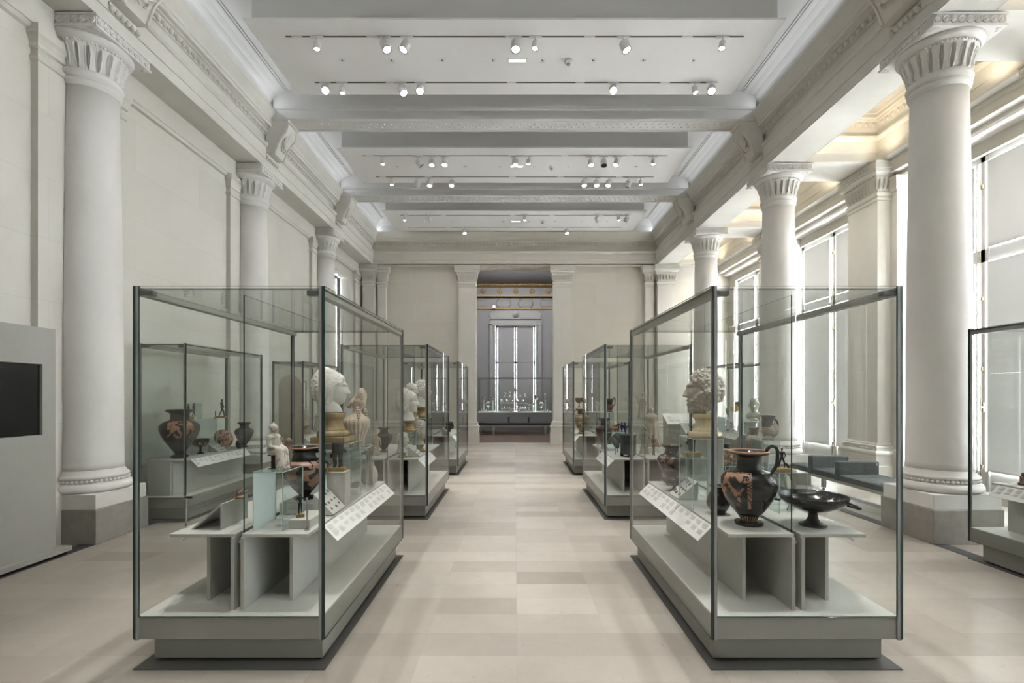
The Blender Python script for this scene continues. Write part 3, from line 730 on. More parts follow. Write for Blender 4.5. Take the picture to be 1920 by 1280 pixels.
def stand(case_key, sg, label, seed, cols=14, ends=(.10, 1.83), cardy=(.33, 1.80), xi=.018, xo=.40, split=False):
    cx, cy, w, l = CASES[case_key]
    t = thing('display_stand', label, 'display stand', (cx, cy, ZD), 0, 'grey stands inside the cases')
    z = SZ-ZD; a, b = ends
    def X(p, q): return sorted((sg*p, sg*q))
    bevel(MB().box(*X(xi, xo), a, b, z-.02, z).build('shelf', STAND, t), .002)
    MB().box(*X(xi, xi+.020), a-.012, b, 0, z-.02).build('inner_panel', STAND, t)
    MB().box(*X(xi+.222, xi+.242), a+.125, b-.1, 0, z-.02).build('outer_panel', STAND, t)
    MB().box(*X(xi+.02, xi+.222), b-.5, b-.48, 0, z-.02).build('back_panel', STAND, t)
    pg = MB(); pg.tube([(sg*(xi-.018), a+.03, z-.06), (sg*(xi+.001), a+.03, z-.06)], .009, 10); pg.build('spacer_peg', STEEL, t)
    label_card(t, cardy[0], cardy[1], sg*(xo-.002), z-.012, sg, cols, seed)
    MB().box(*X(xo-.03, xo-.01), cardy[0]+.05, cardy[1]-.05, z-.03, z-.02).build('card_bracket', STEEL, t)
    return t
for i in range(3):
    ex, nm = (('first', 'first'), ('middle', 'middle'), ('last', 'last'))[i]
    for sd, S_ in (('L', 'blank-wall'), ('R', 'window')):
        out = 1 if sd == 'L' else -1
        kw = dict(cardy=(.33, 1.80)) if i == 0 else (dict(cardy=(.10, .95)) if i == 1 else dict(cardy=(.12, .55)))
        stand('%s%d' % (sd, i), out, 'grey stand with caption strip facing the walkway, %s case of the %s row' % (ex, S_), 10+i*4+(sd == 'L'), 13 if i == 0 else 8, **kw)
        stand('%s%d' % (sd, i), -out, 'grey stand with caption strip facing away from the walkway, %s case of the %s row' % (ex, S_), 30+i*4+(sd == 'L'), 13)
def wall_stand(key, sg, label, seed, xo=.18, z=SZ, cardy=(.25, 1.5), ends=(.10, 1.70)):
    cx, cy, w, l = CASES[key]
    t = thing('display_stand', label, 'display stand', (cx, cy, ZD), 0, 'grey stands inside the cases'); z -= ZD; a, b = ends
    bevel(MB().box(*sorted((-sg*.24, sg*xo)), a, b, z-.02, z).build('shelf', STAND, t), .002)
    MB().box(*sorted((sg*.03, sg*.05)), a+.02, b-.02, 0, z-.02).build('outer_panel', STAND, t)
    MB().box(*sorted((-sg*.24, sg*.03)), a, a+.02, 0, z-.02).build('end_panel', STAND, t)
    label_card(t, *cardy, sg*(xo-.002), z-.012, sg, 12, seed)
    return t
wall_stand('LW0', 1, 'grey stand with caption strip in the blank-wall case by the first column', 61)
wall_stand('LW1', 1, 'grey stand with caption strip in the blank-wall case past the second column', 62, ends=(.3, 1.7))
wall_stand('RW0', -1, 'grey stand with caption strip in the case before the first window-side column', 63, ends=(.1, 1.68), cardy=(.7, 1.62))
wall_stand('RW1', -1, 'grey stand with caption strip in the case past the second window-side column', 64)

# ---------------------------------------------------------------- bench in the aisle
t = thing('bench', 'grey leather bench with two padded dividers, between the first two free-standing columns', 'bench', (4.765, 6.03, 0))
f = MB(); f.box(-.27, .27, 0, 2.04, .30, .345); bevel(f.build('frame', mat('pale_grey_bench_frame', (.42, .42, .39), .5), t), .004)
for y in (.0, 1.98):
    for x in (-.27, .22): 
        l_ = MB(); l_.box(x, x+.05, y, y+.06, .03, .30); q = l_.build('leg', bpy.data.materials['pale_grey_bench_frame'], t)
        MB().lathe([(.018, 0), (.02, .012), (.008, .016), (.008, .03)], 12).build('foot', STRIP, q, (x+.025, y+.03, 0))
def tuft(x0, x1, y0, y1, z0, z1, nx, ny):
    m = MB(); 
    def top(u, v):
        x = x0+(x1-x0)*u; y = y0+(y1-y0)*v; e = min(u, 1-u)*(x1-x0); e2 = min(v, 1-v)*(y1-y0)
        z = z1-.022*exp(-e/.018)-.022*exp(-e2/.018)
        for i in range(nx):
            for j in range(ny):
                bx = x0+(x1-x0)*(i+.5)/nx; by = y0+(y1-y0)*(j+.5)/ny
                z -= .012*exp(-((x-bx)**2+(y-by)**2)/.0016)
        return (x, y, z)
    m.grid(36, 36, top); zz = z1-.045
    m.box(x0, x1, y0, y1, z0, zz+.004); 
    e = .003
    def edge(u, v): return None
    n = 36
    for a, b, fix in (((x0, x1), y0, 0), ((x0, x1), y1, 0), ((y0, y1), x0, 1), ((y0, y1), x1, 1)):
        for i in range(n):
            u0, u1 = i/n, (i+1)/n
            if fix == 0: p0 = top(u0, 0 if b == y0 else 1); p1 = top(u1, 0 if b == y0 else 1)
            else: p0 = top(0 if b == x0 else 1, u0); p1 = top(0 if b == x0 else 1, u1)
            m.add([(p0[0], p0[1], zz), (p1[0], p1[1], zz), p1, p0], [(0, 1, 2, 3)], 0, True)
    return m
tuft(-.28, .28, 0, .83, .345, .435, 3, 4).build('seat_cushion', LEATH, t)
tuft(-.28, .28, 1.56, 2.04, .345, .435, 3, 3).build('seat_cushion', LEATH, t)
tuft(-.28, .28, .93, 1.46, .345, .435, 3, 3).build('seat_cushion', LEATH, t)
for y in (.83, 1.46):
    b = MB(); b.box(-.285, .285, y, y+.10, .335, .605); o = bevel(b.build('padded_divider', LEATH, t), .02, 4)
MB().box(.24, .252, .8285, .8300, .55, .585).build('fabric_tag', CARD, t)

# ---------------------------------------------------------------- screen panel by the blank wall
t = thing('screen_panel', 'tall grey information panel with a dark built-in screen beside the first column', 'information panel', (-4.37, 3.2, 0))
p = MB(); ys, ye, zs, ze = .42, 1.39, 1.165, 1.82
p.box(-.22, 0, 0, ys, .07, 2.157); p.box(-.22, 0, ye, 1.52, .07, 2.157); p.box(-.22, 0, ys, ye, .07, zs); p.box(-.22, 0, ys, ye, ze, 2.157); p.box(-.22, -.04, ys, ye, zs, ze)
p.build('panel', PANEL, t)
MB().box(-.04, -.022, ys+.004, ye-.004, zs+.004, ze-.004).build('screen', mat('black_screen', (.008, .008, .009), .25), t)
bevel(MB().box(-.30, .06, -.1, 1.635, .025, .07).build('foot_plate', PANEL, t), .003)
MB().box(-.28, .03, -.08, 1.60, 0, .025).build('shadow_gap', BLACK, t)  # black block painting the shade beneath the foot plate
MB().box(0, .002, .95, 1.03, .62, .645).build('caption_plate', PANEL, t)

# ---------------------------------------------------------------- lecterns and picture further back
for nm, lab, x, y, scr in (('lectern', 'grey reading lectern with a sloped caption top, by the free-standing columns', 2.98, 8.9, 0), ('lectern', 'grey lectern with a tilted dark touch screen beside the reading lectern', 3.12, 8.35, 1)):
    t = thing(nm, lab, 'lectern', (x, y, 0), 0)
    z = 1.16 if not scr else 1.02
    b = MB(); b.prism([(-.16, 0), (.16, 0), (.16, z), (-.16, z-.16)], 0, -.27, .27); b.build('body', PANEL, t)
    T = Matrix.Translation((0, 0, z-.08)) @ Matrix.Rotation(math.atan2(.16, .32), 4, 'X')
    c = MB(); c.box(-.29, .29, -.19, .19, 0, .02, 0, T); c.build('top_board', PANEL if scr else CARD, t)
    if scr: MB().box(-.17, .17, -.12, .12, .02, .026, 0, T).build('touch_screen', mat('grey_touch_screen', (.16, .165, .18), .2), t)
    else:
        m = MB(); text_rows(m, -.24, .24, -.13, .13, 4, 5, T @ Matrix.Translation((0, 0, .0205)))
        m.build('printed_text', [INK, REDINK], t)
t = thing('framed_picture', 'framed black and white print hanging on the blank stone wall past the second column', 'picture', (-4.765, 10.87, 1.445))
f = MB(); Wp, Hp = .42, .33
for b in ((-Wp, -Wp+.03, -Hp-.05, Hp+.05), (Wp-.03, Wp, -Hp-.05, Hp+.05)): f.box(0, .03, b[0], b[1], b[2], b[3])
for z in (-Hp-.05, Hp+.02): f.box(0, .03, -Wp, Wp, z, z+.03)
f.build('frame', mat('reddish_wood_frame', (.20, .12, .09), .5), t)
MB().box(0, .012, -Wp+.03, Wp-.03, -Hp-.02, Hp+.02).build('mount', CARD, t)
MB().box(.012, .014, -Wp+.13, Wp-.13, -Hp+.07, Hp-.06).build('print', mat('grainy_dark_print', (.06, .06, .06), .7, 0, 0, 9, col2=(.32, .32, .31)), t)

# ================================================================ ROOM BEYOND THE DOORWAY
struct(MB().box(-4.2, 4.2, 15.57, 21.2, -.1, 0).build('floor_beyond', WOOD))
m = MB(); m.box(-4.2, -1.0, 20.9, 21.1, 0, 7); m.box(1.08, 4.2, 20.9, 21.1, 0, 7); m.box(-1.0, 1.08, 20.9, 21.1, 4.45, 7); m.box(-1.0, 1.08, 20.9, 21.1, 0, .5)
m.box(-4.2, 4.2, 20.84, 20.9, 0, .12); m.box(-4.2, 4.2, 20.87, 20.9, .55, .60)
for x0, x1 in ((-3.6, -1.6), (1.7, 3.6)):
    for z0, z1 in ((.75, 4.9),):
        m.box(x0, x1, 20.87, 20.9, z0, z0+.04); m.box(x0, x1, 20.87, 20.9, z1-.04, z1); m.box(x0, x0+.04, 20.87, 20.9, z0, z1); m.box(x1-.04, x1, 20.87, 20.9, z0, z1)
for k, xm in ((0, 1), (1, -1)):
    m.prism([(20.9, 5.55), (20.84, 5.57), (20.84, 5.6), (20.9, 5.62)], 0, -4.2, 4.2)
# curved niche outlines of the painted frieze
for xc in (-.93, .0, .93):
    m.lathe([(.30, 0), (.32, .012), (.30, .02)], 40, T=Matrix.Translation((xc+.46, 20.9, 5.33)) @ Matrix.Rotation(pi/2, 4, 'X') @ Matrix.Scale(.75, 4, (0, 1, 0)), cap=False)
struct(m.build('wall_beyond', BLUEG))
struct(MB().box(-4.4, -4.2, 15.57, 21.1, 0, 7).box(4.2, 4.4, 15.57, 21.1, 0, 7).build('wall_sides_beyond', BLUEG))
m = MB(); m.grid(1, 10, lambda u, v: (-4.2+8.4*u, 20.86-1.2*sin(v*pi/2), 6.15+.85*(1-cos(v*pi/2))))
m.box(-4.2, 4.2, 15.57, 19.7, 6.98, 7.05); struct(m.build('ceiling_beyond', BLUEG))
m = MB(); m.prism([(20.9, 6.00), (20.80, 6.04), (20.76, 6.10), (20.76, 6.13), (20.9, 6.15)], 0, -4.2, 4.2)
m.box(-4.2, 4.2, 20.85, 20.9, 5.62, 5.68); m.box(-4.2, 4.2, 20.86, 20.9, 5.08, 5.12)
for i in range(70): m.ell((-4.2+8.4*i/69, 20.76, 6.09), (.05, .025, .035), 6, 4)
for i in range(13):
    x = -4.1+.683*i+.05
    for a in range(6): m.ell((x+.065*cos(a*pi/3), 20.885, 5.85+.065*sin(a*pi/3)), (.05, .03, .05), 6, 4)
    m.ell((x, 20.87, 5.85), (.04, .04, .04), 8, 5)
for x0, x1 in ((-.93+.72, -.93+1.15),):
    pass
for xs in (-1.4, -.47, .46, 1.39):
    for z in (5.22, 5.45):
        for i in range(9): m.ell((xs-.20+.05*i+.0, 20.895, z), (.016, .01, .016), 5, 4)
struct(m.build('trim_30', GOLD))
# window of that room
w = MB()
for x0, x1 in ((-.80, -.72), (.80, .88)): w.box(x0, x1, 20.92, 21.02, .5, 4.40)
for z in (.5, 2.80, 4.32): w.box(-.8, .88, 20.92, 21.02, z, z+.09)
w.box(.0, .08, 20.92, 21.02, .5, 4.4)
for z in (1.2, 1.75, 2.3, 3.3, 3.8): w.box(-.8, .88, 20.95, 20.99, z, z+.03)
o = struct(w.build('window_8', mat('grey_window_frame', (.22, .22, .22), .6)))
for x0, x1 in ((-.712, -.006), (.086, .792)):
    for z0, z1 in ((.56, 2.82), (2.86, 4.36)): MB().box(x0, x1, 20.905, 20.912, z0, z1).build('blind', mat('grey_roller_blind', (.30, .30, .31), .8) if 'grey_roller_blind' not in bpy.data.materials else bpy.data.materials['grey_roller_blind'], o)
MB().box(-.75, .85, 20.98, 20.985, .55, 4.35).build('pane', GLASS, o)
c = MB(); 
for x0, x1 in ((-1.05, -.80), (.88, 1.13)): c.prism([(x0, 20.9), (x0, 20.80), (x0+.08, 20.80), (x0+.10, 20.83), (x1-.1, 20.83), (x1-.08, 20.81), (x1, 20.81), (x1, 20.9)], 2, .12, 4.45)
c.prism([(20.9, 4.40), (20.80, 4.40), (20.80, 4.50), (20.83, 4.52), (20.83, 4.62), (20.78, 4.66), (20.78, 4.70), (20.9, 4.72)], 0, -1.05, 1.13)
c.prism([(-.98, 4.72), (1.06, 4.72), (1.14, 4.86), (1.0, 5.0), (-.92, 5.0), (-1.06, 4.86)], 1, 20.84, 20.9)
c.lathe([(.11, 0), (.12, .03), (.10, .05), (.07, .04), (.06, .07), (.003, .08)], 24, T=Matrix.Translation((.04, 20.84, 4.86)) @ Matrix.Rotation(pi/2, 4, 'X'))
struct(c.build('trim_31', mat('grey_painted_casing', (.30, .30, .30), .6)))
light('AREA', 'far_room_lamp', (0, 18.6, 6.6), 60, None, (1, .97, .93), shape='RECTANGLE', size=3, size_y=1.2)
tt = thing('ceiling_spotlight', 'small lit spotlight on the gilded cornice of the room beyond the doorway', 'spotlight', (-.86, 20.70, 5.14))
MB().box(-.03, .03, .02, .16, -.02, .02).build('bracket', STRIP, tt); MB().lathe([(.05, .10), (.055, 0)], 16, T=Matrix.Rotation(pi/2, 4, 'X')).build('lamp_head', SPOTW, tt)
MB().lathe([(.048, .001), (.001, .002)], 16, T=Matrix.Rotation(pi/2, 4, 'X') @ Matrix.Translation((0, 0, .102)), cap=False).build('lens', LENS, tt)
# black bench and long table case in that room
t = thing('bench', 'black leather bench with two low armrests in the room beyond the doorway', 'bench', (0.02, 18.4, 0))
b = MB(); b.box(-1.35, 1.35, 0, .5, .36, .46); bevel(b.build('seat', mat('black_leather', (.02, .02, .022), .4), t), .02)
for x in (-.24, .50):
    a = MB(); a.box(x-.035, x+.035, 0, .5, .46, .68); bevel(a.build('armrest', bpy.data.materials['black_leather'], t), .015)
MB().box(-1.35, 1.35, .02, .48, .32, .36).build('frame', PANEL, t)
for x in (-.84, 1.10):
    for y in (.04, .42): MB().box(x, x+.06, y, y+.04, 0, .32).build('leg', STEEL, t)
t = thing('table_case', 'long glass-topped table case full of silver objects beyond the doorway', 'display case', (0.02, 19.1, 0), 0, 'glass display cases')
MB().box(-1.43, 1.43, 0, .9, .40, .80).build('body', mat('dark_grey_case_paint', (.16, .16, .16), .5), t)
MB().box(-1.35, 1.35, .05, .85, .12, .40).build('plinth', bpy.data.materials['dark_grey_case_paint'], t)
for x in (-1.3, 1.22):
    MB().box(x, x+.08, .1, .8, 0, .12).build('foot', STRIP, t)
MB().box(-1.43, 1.43, 0, .9, .80, .83).build('deck', CARD, t)
MB().pane(-1.43, 1.43, 0, .01, .83, 2.13).build('glass_front', [GLASS, STRIP], t)
MB().pane(-1.43, 1.43, .89, .90, .83, 2.13).build('glass_back', [GLASS, STRIP], t)
for x in (-1.43, 1.42): MB().pane(x, x+.01, 0, .9, .83, 2.13).build('glass_side', [GLASS, STRIP], t)
m = MB(); m.box(-1.44, 1.44, -.01, .03, 2.12, 2.16); m.box(-1.44, 1.44, .87, .91, 2.12, 2.16)
for x in (-1.44, 1.41):
    m.box(x, x+.03, -.01, .91, 2.12, 2.16)
    m.box(x, x+.03, -.01, .02, .83, 2.13)
m.build('frame', STRIP, t)
# ================================================================ EXHIBITS
GLZ = mat('black_glaze', (.014, .014, .016), .14, 0, 0, 5, spec=.6)
GLZB = mat('worn_black_glaze', (.03, .026, .024), .3, 0, .5, 9, spec=.5, col2=(.075, .045, .032))
ORNG = mat('orange_clay', (.40, .19, .10), .5, 0, .3, 14)
TERRA = mat('terracotta', (.42, .29, .21), .85, 0, .35, 22, .3, 90)
TERRB = mat('brown_terracotta', (.24, .155, .115), .85, 0, .4, 25, .3, 90)
TERRP = mat('pale_terracotta', (.55, .45, .365), .85, 0, .25, 14, .25, 90)
WHITEC = mat('whitened_terracotta', (.52, .495, .45), .85, 0, 0, 26, .3, 90, col2=(.32, .24, .19), thr=.56)
MARB = mat('white_marble', (.64, .62, .575), .6, 0, .14, 9, .12, 70)
MARBA = mat('weathered_marble', (.57, .525, .46), .75, 0, .25, 16, .3, 60)
ONYX = mat('yellow_marble', (.25, .165, .06), .22, 0, .45, 9, col2=(.34, .245, .115))
ONYXP = mat('pale_yellow_marble', (.66, .50, .28), .18, 0, .4, 8, col2=(.74, .66, .50))
BRONZ = mat('dark_bronze', (.035, .033, .030), .38, .55, .3, 20)
WOODB = mat('honey_wood', (.42, .27, .10), .5, 0, .3, 12)
SILV = mat('silver', (.80, .78, .75), .22, 1.0)
CLAYG = mat('grey_pink_clay', (.45, .385, .335), .85, 0, .2, 20, .2, 70)
STG = mat('dark_grey_stone', (.10, .095, .09), .6, 0, .4, 30)
GEM = mat('dark_gem', (.045, .035, .04), .3, 0, .5, 40)
BLUEV = mat('blue_glass', (.02, .03, .16), .1)
COPB = mat('green_black_metal', (.035, .045, .045), .5, .3, .4, 12)
GILT = mat('gold_mask', (.62, .47, .16), .35, .6)

def riser(lab, x0, x1, y0, y1, z0, z1, frost=None, back=True):
    t = thing('acrylic_riser', lab, 'display riser', ((x0+x1)/2, y0, z0), 0, 'clear risers inside the cases')
    h = (x1-x0)/2; d = y1-y0; H = z1-z0; e = .005
    MB().pane(-h, h, 0, d, H-e, H, 0, 1).build('top_sheet', [ACRYL, ACEDGE], t)
    for s in (-1, 1):
        a, b = sorted((s*h, s*(h-e)))
        m = MB(); m.pane(a, b, 0, d, 0, H-e, 0, 1); m.build('side_sheet', [FROST if frost == s else ACRYL, ACEDGE], t)
    if back: MB().pane(-h+e, h-e, d-e, d, 0, H-e, 0, 1).build('back_sheet', [FROST if frost == 9 else ACRYL, ACEDGE], t)
    return t
def block(lab, x0, x1, y0, y1, z0, z1, m=STAND, nm='display_block'):
    o = MB().bbox(x0-(x0+x1)/2, (x1-x0)/2, y0-(y0+y1)/2, (y1-y0)/2, 0, z1-z0, .002).build(nm, m, None, ((x0+x1)/2, (y0+y1)/2, z0))
    return tag(o, lab, 'display block', 'grey blocks inside the cases')
PROF = {
 'amphora': [(.40,0),(.43,.02),(.42,.05),(.24,.075),(.23,.09),(.40,.18),(.66,.32),(.88,.46),(.99,.58),(1,.64),(.94,.70),(.72,.76),(.50,.79),(.46,.83),(.45,.89),(.50,.93),(.66,.965),(.68,.99),(.64,1),(.56,.985),(.38,.90),(.34,.80)],
 'hydria': [(.49,0),(.51,.02),(.50,.045),(.36,.055),(.30,.075),(.38,.12),(.60,.22),(.86,.37),(.98,.50),(1,.59),(.97,.655),(.84,.71),(.60,.745),(.47,.76),(.43,.80),(.42,.87),(.47,.94),(.68,.965),(.72,.98),(.71,.997),(.66,1),(.52,.98),(.36,.9),(.34,.8)],
 'olpe': [(.62,0),(.64,.03),(.60,.06),(.70,.12),(.92,.26),(1,.40),(.94,.55),(.76,.70),(.58,.82),(.58,.90),(.74,.97),(.78,1),(.68,.99),(.50,.88)],
 'kylix': [(.38,0),(.40,.03),(.37,.07),(.24,.12),(.155,.24),(.135,.36),(.16,.44),(.40,.52),(.70,.66),(.90,.82),(.99,1),(.965,1),(.86,.84),(.62,.68),(.30,.58),(.02,.56)],
 'cup': [(.42,0),(.45,.04),(.34,.10),(.16,.18),(.13,.36),(.22,.46),(.62,.52),(.90,.66),(1,.98),(.97,1),(.90,.94),(.84,.70),(.5,.57),(.02,.55)],
 'bottle': [(.5,0),(.72,.03),(.94,.12),(1,.22),(.90,.36),(.58,.50),(.33,.62),(.29,.72),(.34,.80),(.44,.88),(.50,.92)],
 'krater': [(.42,0),(.46,.02),(.40,.05),(.28,.08),(.42,.16),(.76,.30),(1,.48),(.98,.58),(.80,.68),(.62,.72),(.58,.80),(.60,.90),(.74,.98),(.78,1),(.66,.99),(.5,.9),(.5,.75)],
 'jar': [(.55,0),(.62,.02),(.85,.15),(.99,.40),(1,.55),(.92,.68),(.72,.76),(.48,.80),(.44,.86),(.46,.96),(.52,.98),(.5,1),(.4,.98),(.36,.84)],
 'vasecup': [(.5,0),(.56,.05),(.52,.18),(.60,.3),(.74,.42),(.80,.55),(.78,.72),(.82,.88),(1,.97),(1,1),(.9,.99),(.7,.85)],
}
def vase(nm, lab, cat, x, y, z, H, R, prof, m, rim=None, handles=(), grp='painted vases', rot=0, seg=56, fn=None, foot=None):
    t = thing(nm, lab, cat, (x, y, z), rot, grp)
    pr = [(r*R, q*H) for r, q in spline(PROF[prof], 3)]
    MB().lathe(pr, seg, cap=True, fn=fn).build('body', m, t)
    if rim: 
        k = max(range(len(pr)), key=lambda i: pr[i][1]+pr[i][0]*.3 if pr[i][1] > H*.93 else 0)
        r, q = pr[k]; MB().tube([(r*cos(2*pi*i/40), r*sin(2*pi*i/40), q-.006*H) for i in range(41)], .016*H, 6).build('rim', rim, t)
    for h in handles:
        pts, rad, hm = h; P = spline3([(px*R, py*R, pz*H) for px, py, pz in pts], 5)
        MB().tube(P, rad*R, 10, flat=.7).build('handle', hm, t)
    return t
def spline3(p, k):
    out = []; n = len(p)
    for i in range(n-1):
        q = [p[max(i-1, 0)], p[i], p[i+1], p[min(i+2, n-1)]]
        for j in range(k):
            t = j/k; out.append(tuple(.5*(2*b+(c-a)*t+(2*a-5*b+4*c-e)*t*t+(3*b-a-3*c+e)*t**3) for a, b, c, e in zip(*q)))
    out.append(tuple(p[-1])); return out
def sm(a, b, x):
    t = max(0, min(1, (x-a)/(b-a))); return t*t*(3-2*t)
def head_mesh(beard=0, veil=0, seed=0, curl=1, nu=96, nv=76, noseS=1):
    """life-size head, centre at 0, face toward -y"""
    def pt(u, v):
        a = (u-.5)*2*pi; e = (v-.5)*pi; e = max(-1.55, min(1.55, e))
        d = Vector((cos(e)*sin(a), -cos(e)*cos(a), sin(e)))
        x, y, z = .076*d.x, .098*d.y, .125*d.z
        if z < 0: x *= 1-.22*(-z/.125)**1.5
        if y > 0 and z < 0: y *= 1-.30*(-z/.125)
        if y < 0 and z < -.03: y *= 1+.10*sm(.03, .11, -z)
        aa = abs(a); fm = sm(1.25, .55, aa); ax = abs(x); D = 0
        t = (.036-z)/.070
        if -.04 < z < .045: D += noseS*(.008+.030*max(0, min(1, t))**1.1)*exp(-(x/(.0105+.0085*max(0, t)))**2)*sm(-.038, -.027, z)*sm(.045, .03, z)
        D += .011*exp(-((z-.040)/.010)**2)*exp(-(x/.046)**2)
        D -= .018*exp(-(((ax-.030)/.017)**2+((z-.020)/.012)**2))
        D += .011*exp(-(((ax-.031)/.012)**2+((z-.016)/.006)**2))
        D += .010*exp(-(((ax-.013)/.007)**2+((z+.026)/.008)**2))
        D += .011*exp(-(x/.021)**2)*(exp(-((z+.052)/.0055)**2)+.9*exp(-((z+.066)/.007)**2))
        D -= .010*exp(-((z+.059)/.0032)**2)*exp(-(x/.022)**2)
        D += .016*exp(-((x/.026)**2+((z+.100)/.019)**2))
        D += .004*exp(-(((ax-.045)/.02)**2+((z+.02)/.02)**2))
        y -= fm*D
        hl = .070-.04*sm(.35, 1.0, aa)-.09*sm(1.1, 1.9, aa)
        hm = sm(hl-.008, hl+.012, z)
        nz = noise.noise(d*9*curl+Vector((seed, 0, 0))); n2 = noise.noise(d*19*curl+Vector((0, seed, 0)))
        off = hm*(.013+(.015*nz+.010*n2)*(.35 if veil else 1))
        if veil: 
            vm = min(1, 2.2*cos(e))*sm(1.35, 1.62, aa+.9*z)*sm(-.140, -.105, z); fold = .004*sin(aa*15+z*30)
            off += vm*(.016+.034*sm(1.6, 2.6, aa)+fold)+sm(.2, .8, aa)*hm*.006
        if beard:
            bm = sm(-.030, -.058, z-.055*sm(.55, 1.5, aa))*sm(1.95, 1.6, aa); lip = exp(-((x/.02)**2+((z+.058)/.010)**2))
            off += bm*(1-.9*lip)*(.014+.015*nz+.011*n2+.010*sm(-.07, -.12, z)); 
        er = exp(-(((aa-1.62)/.13)**2+((z-.0)/.026)**2))*.013*(1-.8*veil); off += er
        return (x+d.x*off, y+d.y*off, z+d.z*off)
    m = MB(); m.grid(nu, nv, pt, wrap=False); return m
def head(lab, x, y, z, rot, H, m, ped=None, pedH=0, beard=0, veil=0, seed=0, pedR=.1, square=False, vox=.0045, nm='marble_head', grp='sculpted heads', bust=0, noseS=1, curl=1, neck=1):
    """sculpted head on a turned pedestal; z = underside of the pedestal, H = height of head and neck"""
    t = thing(nm, lab, 'sculpture', (x, y, z), 0, grp); s = H/.335; nk = (.125+.085*neck)/.21; zc = pedH+.21*s*nk
    T = Matrix.Translation((0, 0, zc)) @ Matrix.Rotation(rot, 4, 'Z') @ Matrix.Scale(s, 4)
    b = head_mesh(beard, veil, seed, curl, noseS=noseS); q = MB(); q.add(b.v, b.f, 0, True, T)
    if neck > .1: q.lathe([(.056, .02), (.054, -.06), (.055, -.11*nk), (.062, -.15*nk), (.075, -.185*nk), (.080, -.208*nk), (.05, -.21*nk)], 32, T=T @ Matrix.Translation((0, .018, -.0)), sy=1.08)
    if bust:
        q.ell((0, .015, -.20), (.17*bust, .085*bust, .085), 28, 14, T=T); q.lathe([(.05, -.20), (.085*bust, -.26), (.05, -.33)], 24, T=T, sx=1.1)
    o = q.build('carved_head', m, t); remesh(o, vox*s*.8)
    if ped:
        P = MB(); R = pedR; h = pedH
        if square: P.bbox(-R*1.3, R*1.3, -R*1.3, R*1.3, 0, .20*h, .003); z0 = .2
        else: z0 = 0
        k = 1-z0
        pr = [(R*1.15, z0*h), (R*1.22, (z0+.05*k)*h), (R*1.24, (z0+.14*k)*h), (R*1.16, (z0+.22*k)*h), (R*.98, (z0+.25*k)*h), (R*.96, (z0+.30*k)*h), (R*.80, (z0+.42*k)*h), (R*.72, (z0+.58*k)*h), (R*.74, (z0+.72*k)*h), (R*.90, (z0+.82*k)*h), (R*.93, (z0+.90*k)*h), (R*.90, (z0+.99*k)*h), (R*.5, h)]
        P.lathe(spline(pr, 3), 48); P.build('pedestal', ped, t)
        MB().tube([(0, .015, h-.01), (0, .015, h+.09*s)], .014*s, 10).build('mounting_rod', STRIP, t)
    return t
def figure(lab, x, y, z, H, limbs, m, base=None, rot=0, nm='bronze_statuette', cat='statuette', vox=None, grp='small statuettes', extra=None, baseW=(.16, .11, .09)):
    """limbs in units of the figure's height; one fused body, wooden base as its own part"""
    t = thing(nm, lab, cat, (x, y, z), rot, grp); bh = baseW[2]*H if base else 0
    q = MB()
    for l in limbs:
        if l[0] == 'e': q.ell(tuple(a*H+(bh if i == 2 else 0) for i, a in enumerate(l[1])), tuple(a*H for a in l[2]), 12, 8)
        else:
            p, r, a, b = l; up = Vector((0, 0, bh)); q.limb(Vector(p)*H+up, Vector(r)*H+up, a*H, b*H, 10)
    o = q.build('body', m, t); remesh(o, vox or H/70, 1)
    if base: bevel(MB().box(-baseW[0]*H, baseW[0]*H, -baseW[1]*H, baseW[1]*H, 0, bh).build('base', base, t), .002)
    if extra: extra(t, H, bh)
    return t
def man(k1=(-.06, -.10, .26), f1=(-.06, -.14, .02), k2=(.06, .06, .26), f2=(.06, .14, .02), e1=(-.16, -.05, .62), h1=(-.20, -.20, .56), e2=(.16, .04, .62), h2=(.15, -.02, .48), lean=0):
    c = (0, -lean, .74); L = [((0, 0, .50), (0, -lean*.4, .58), .072, .062), ((0, -lean*.4, .6), c, .062, .088), ((-.09, -lean, .78), (.09, -lean, .78), .045, .045), ((0, -lean, .80), (0, -lean*1.1, .87), .032, .03), ('e', (0, -lean*1.1-.008, .925), (.052, .058, .07))]
    for s, k, f in ((-1, k1, f1), (1, k2, f2)):
        L += [((s*.045, 0, .50), k, .058, .042), (k, f, .042, .024), (f, (f[0], f[1]-.05, f[2]-.003), .022, .016)]
    for s, e, h in ((-1, e1, h1), (1, e2, h2)):
        L += [((s*.115, -lean, .77), e, .034, .026), (e, h, .025, .018), ('e', h, (.022, .022, .026))]
    return L
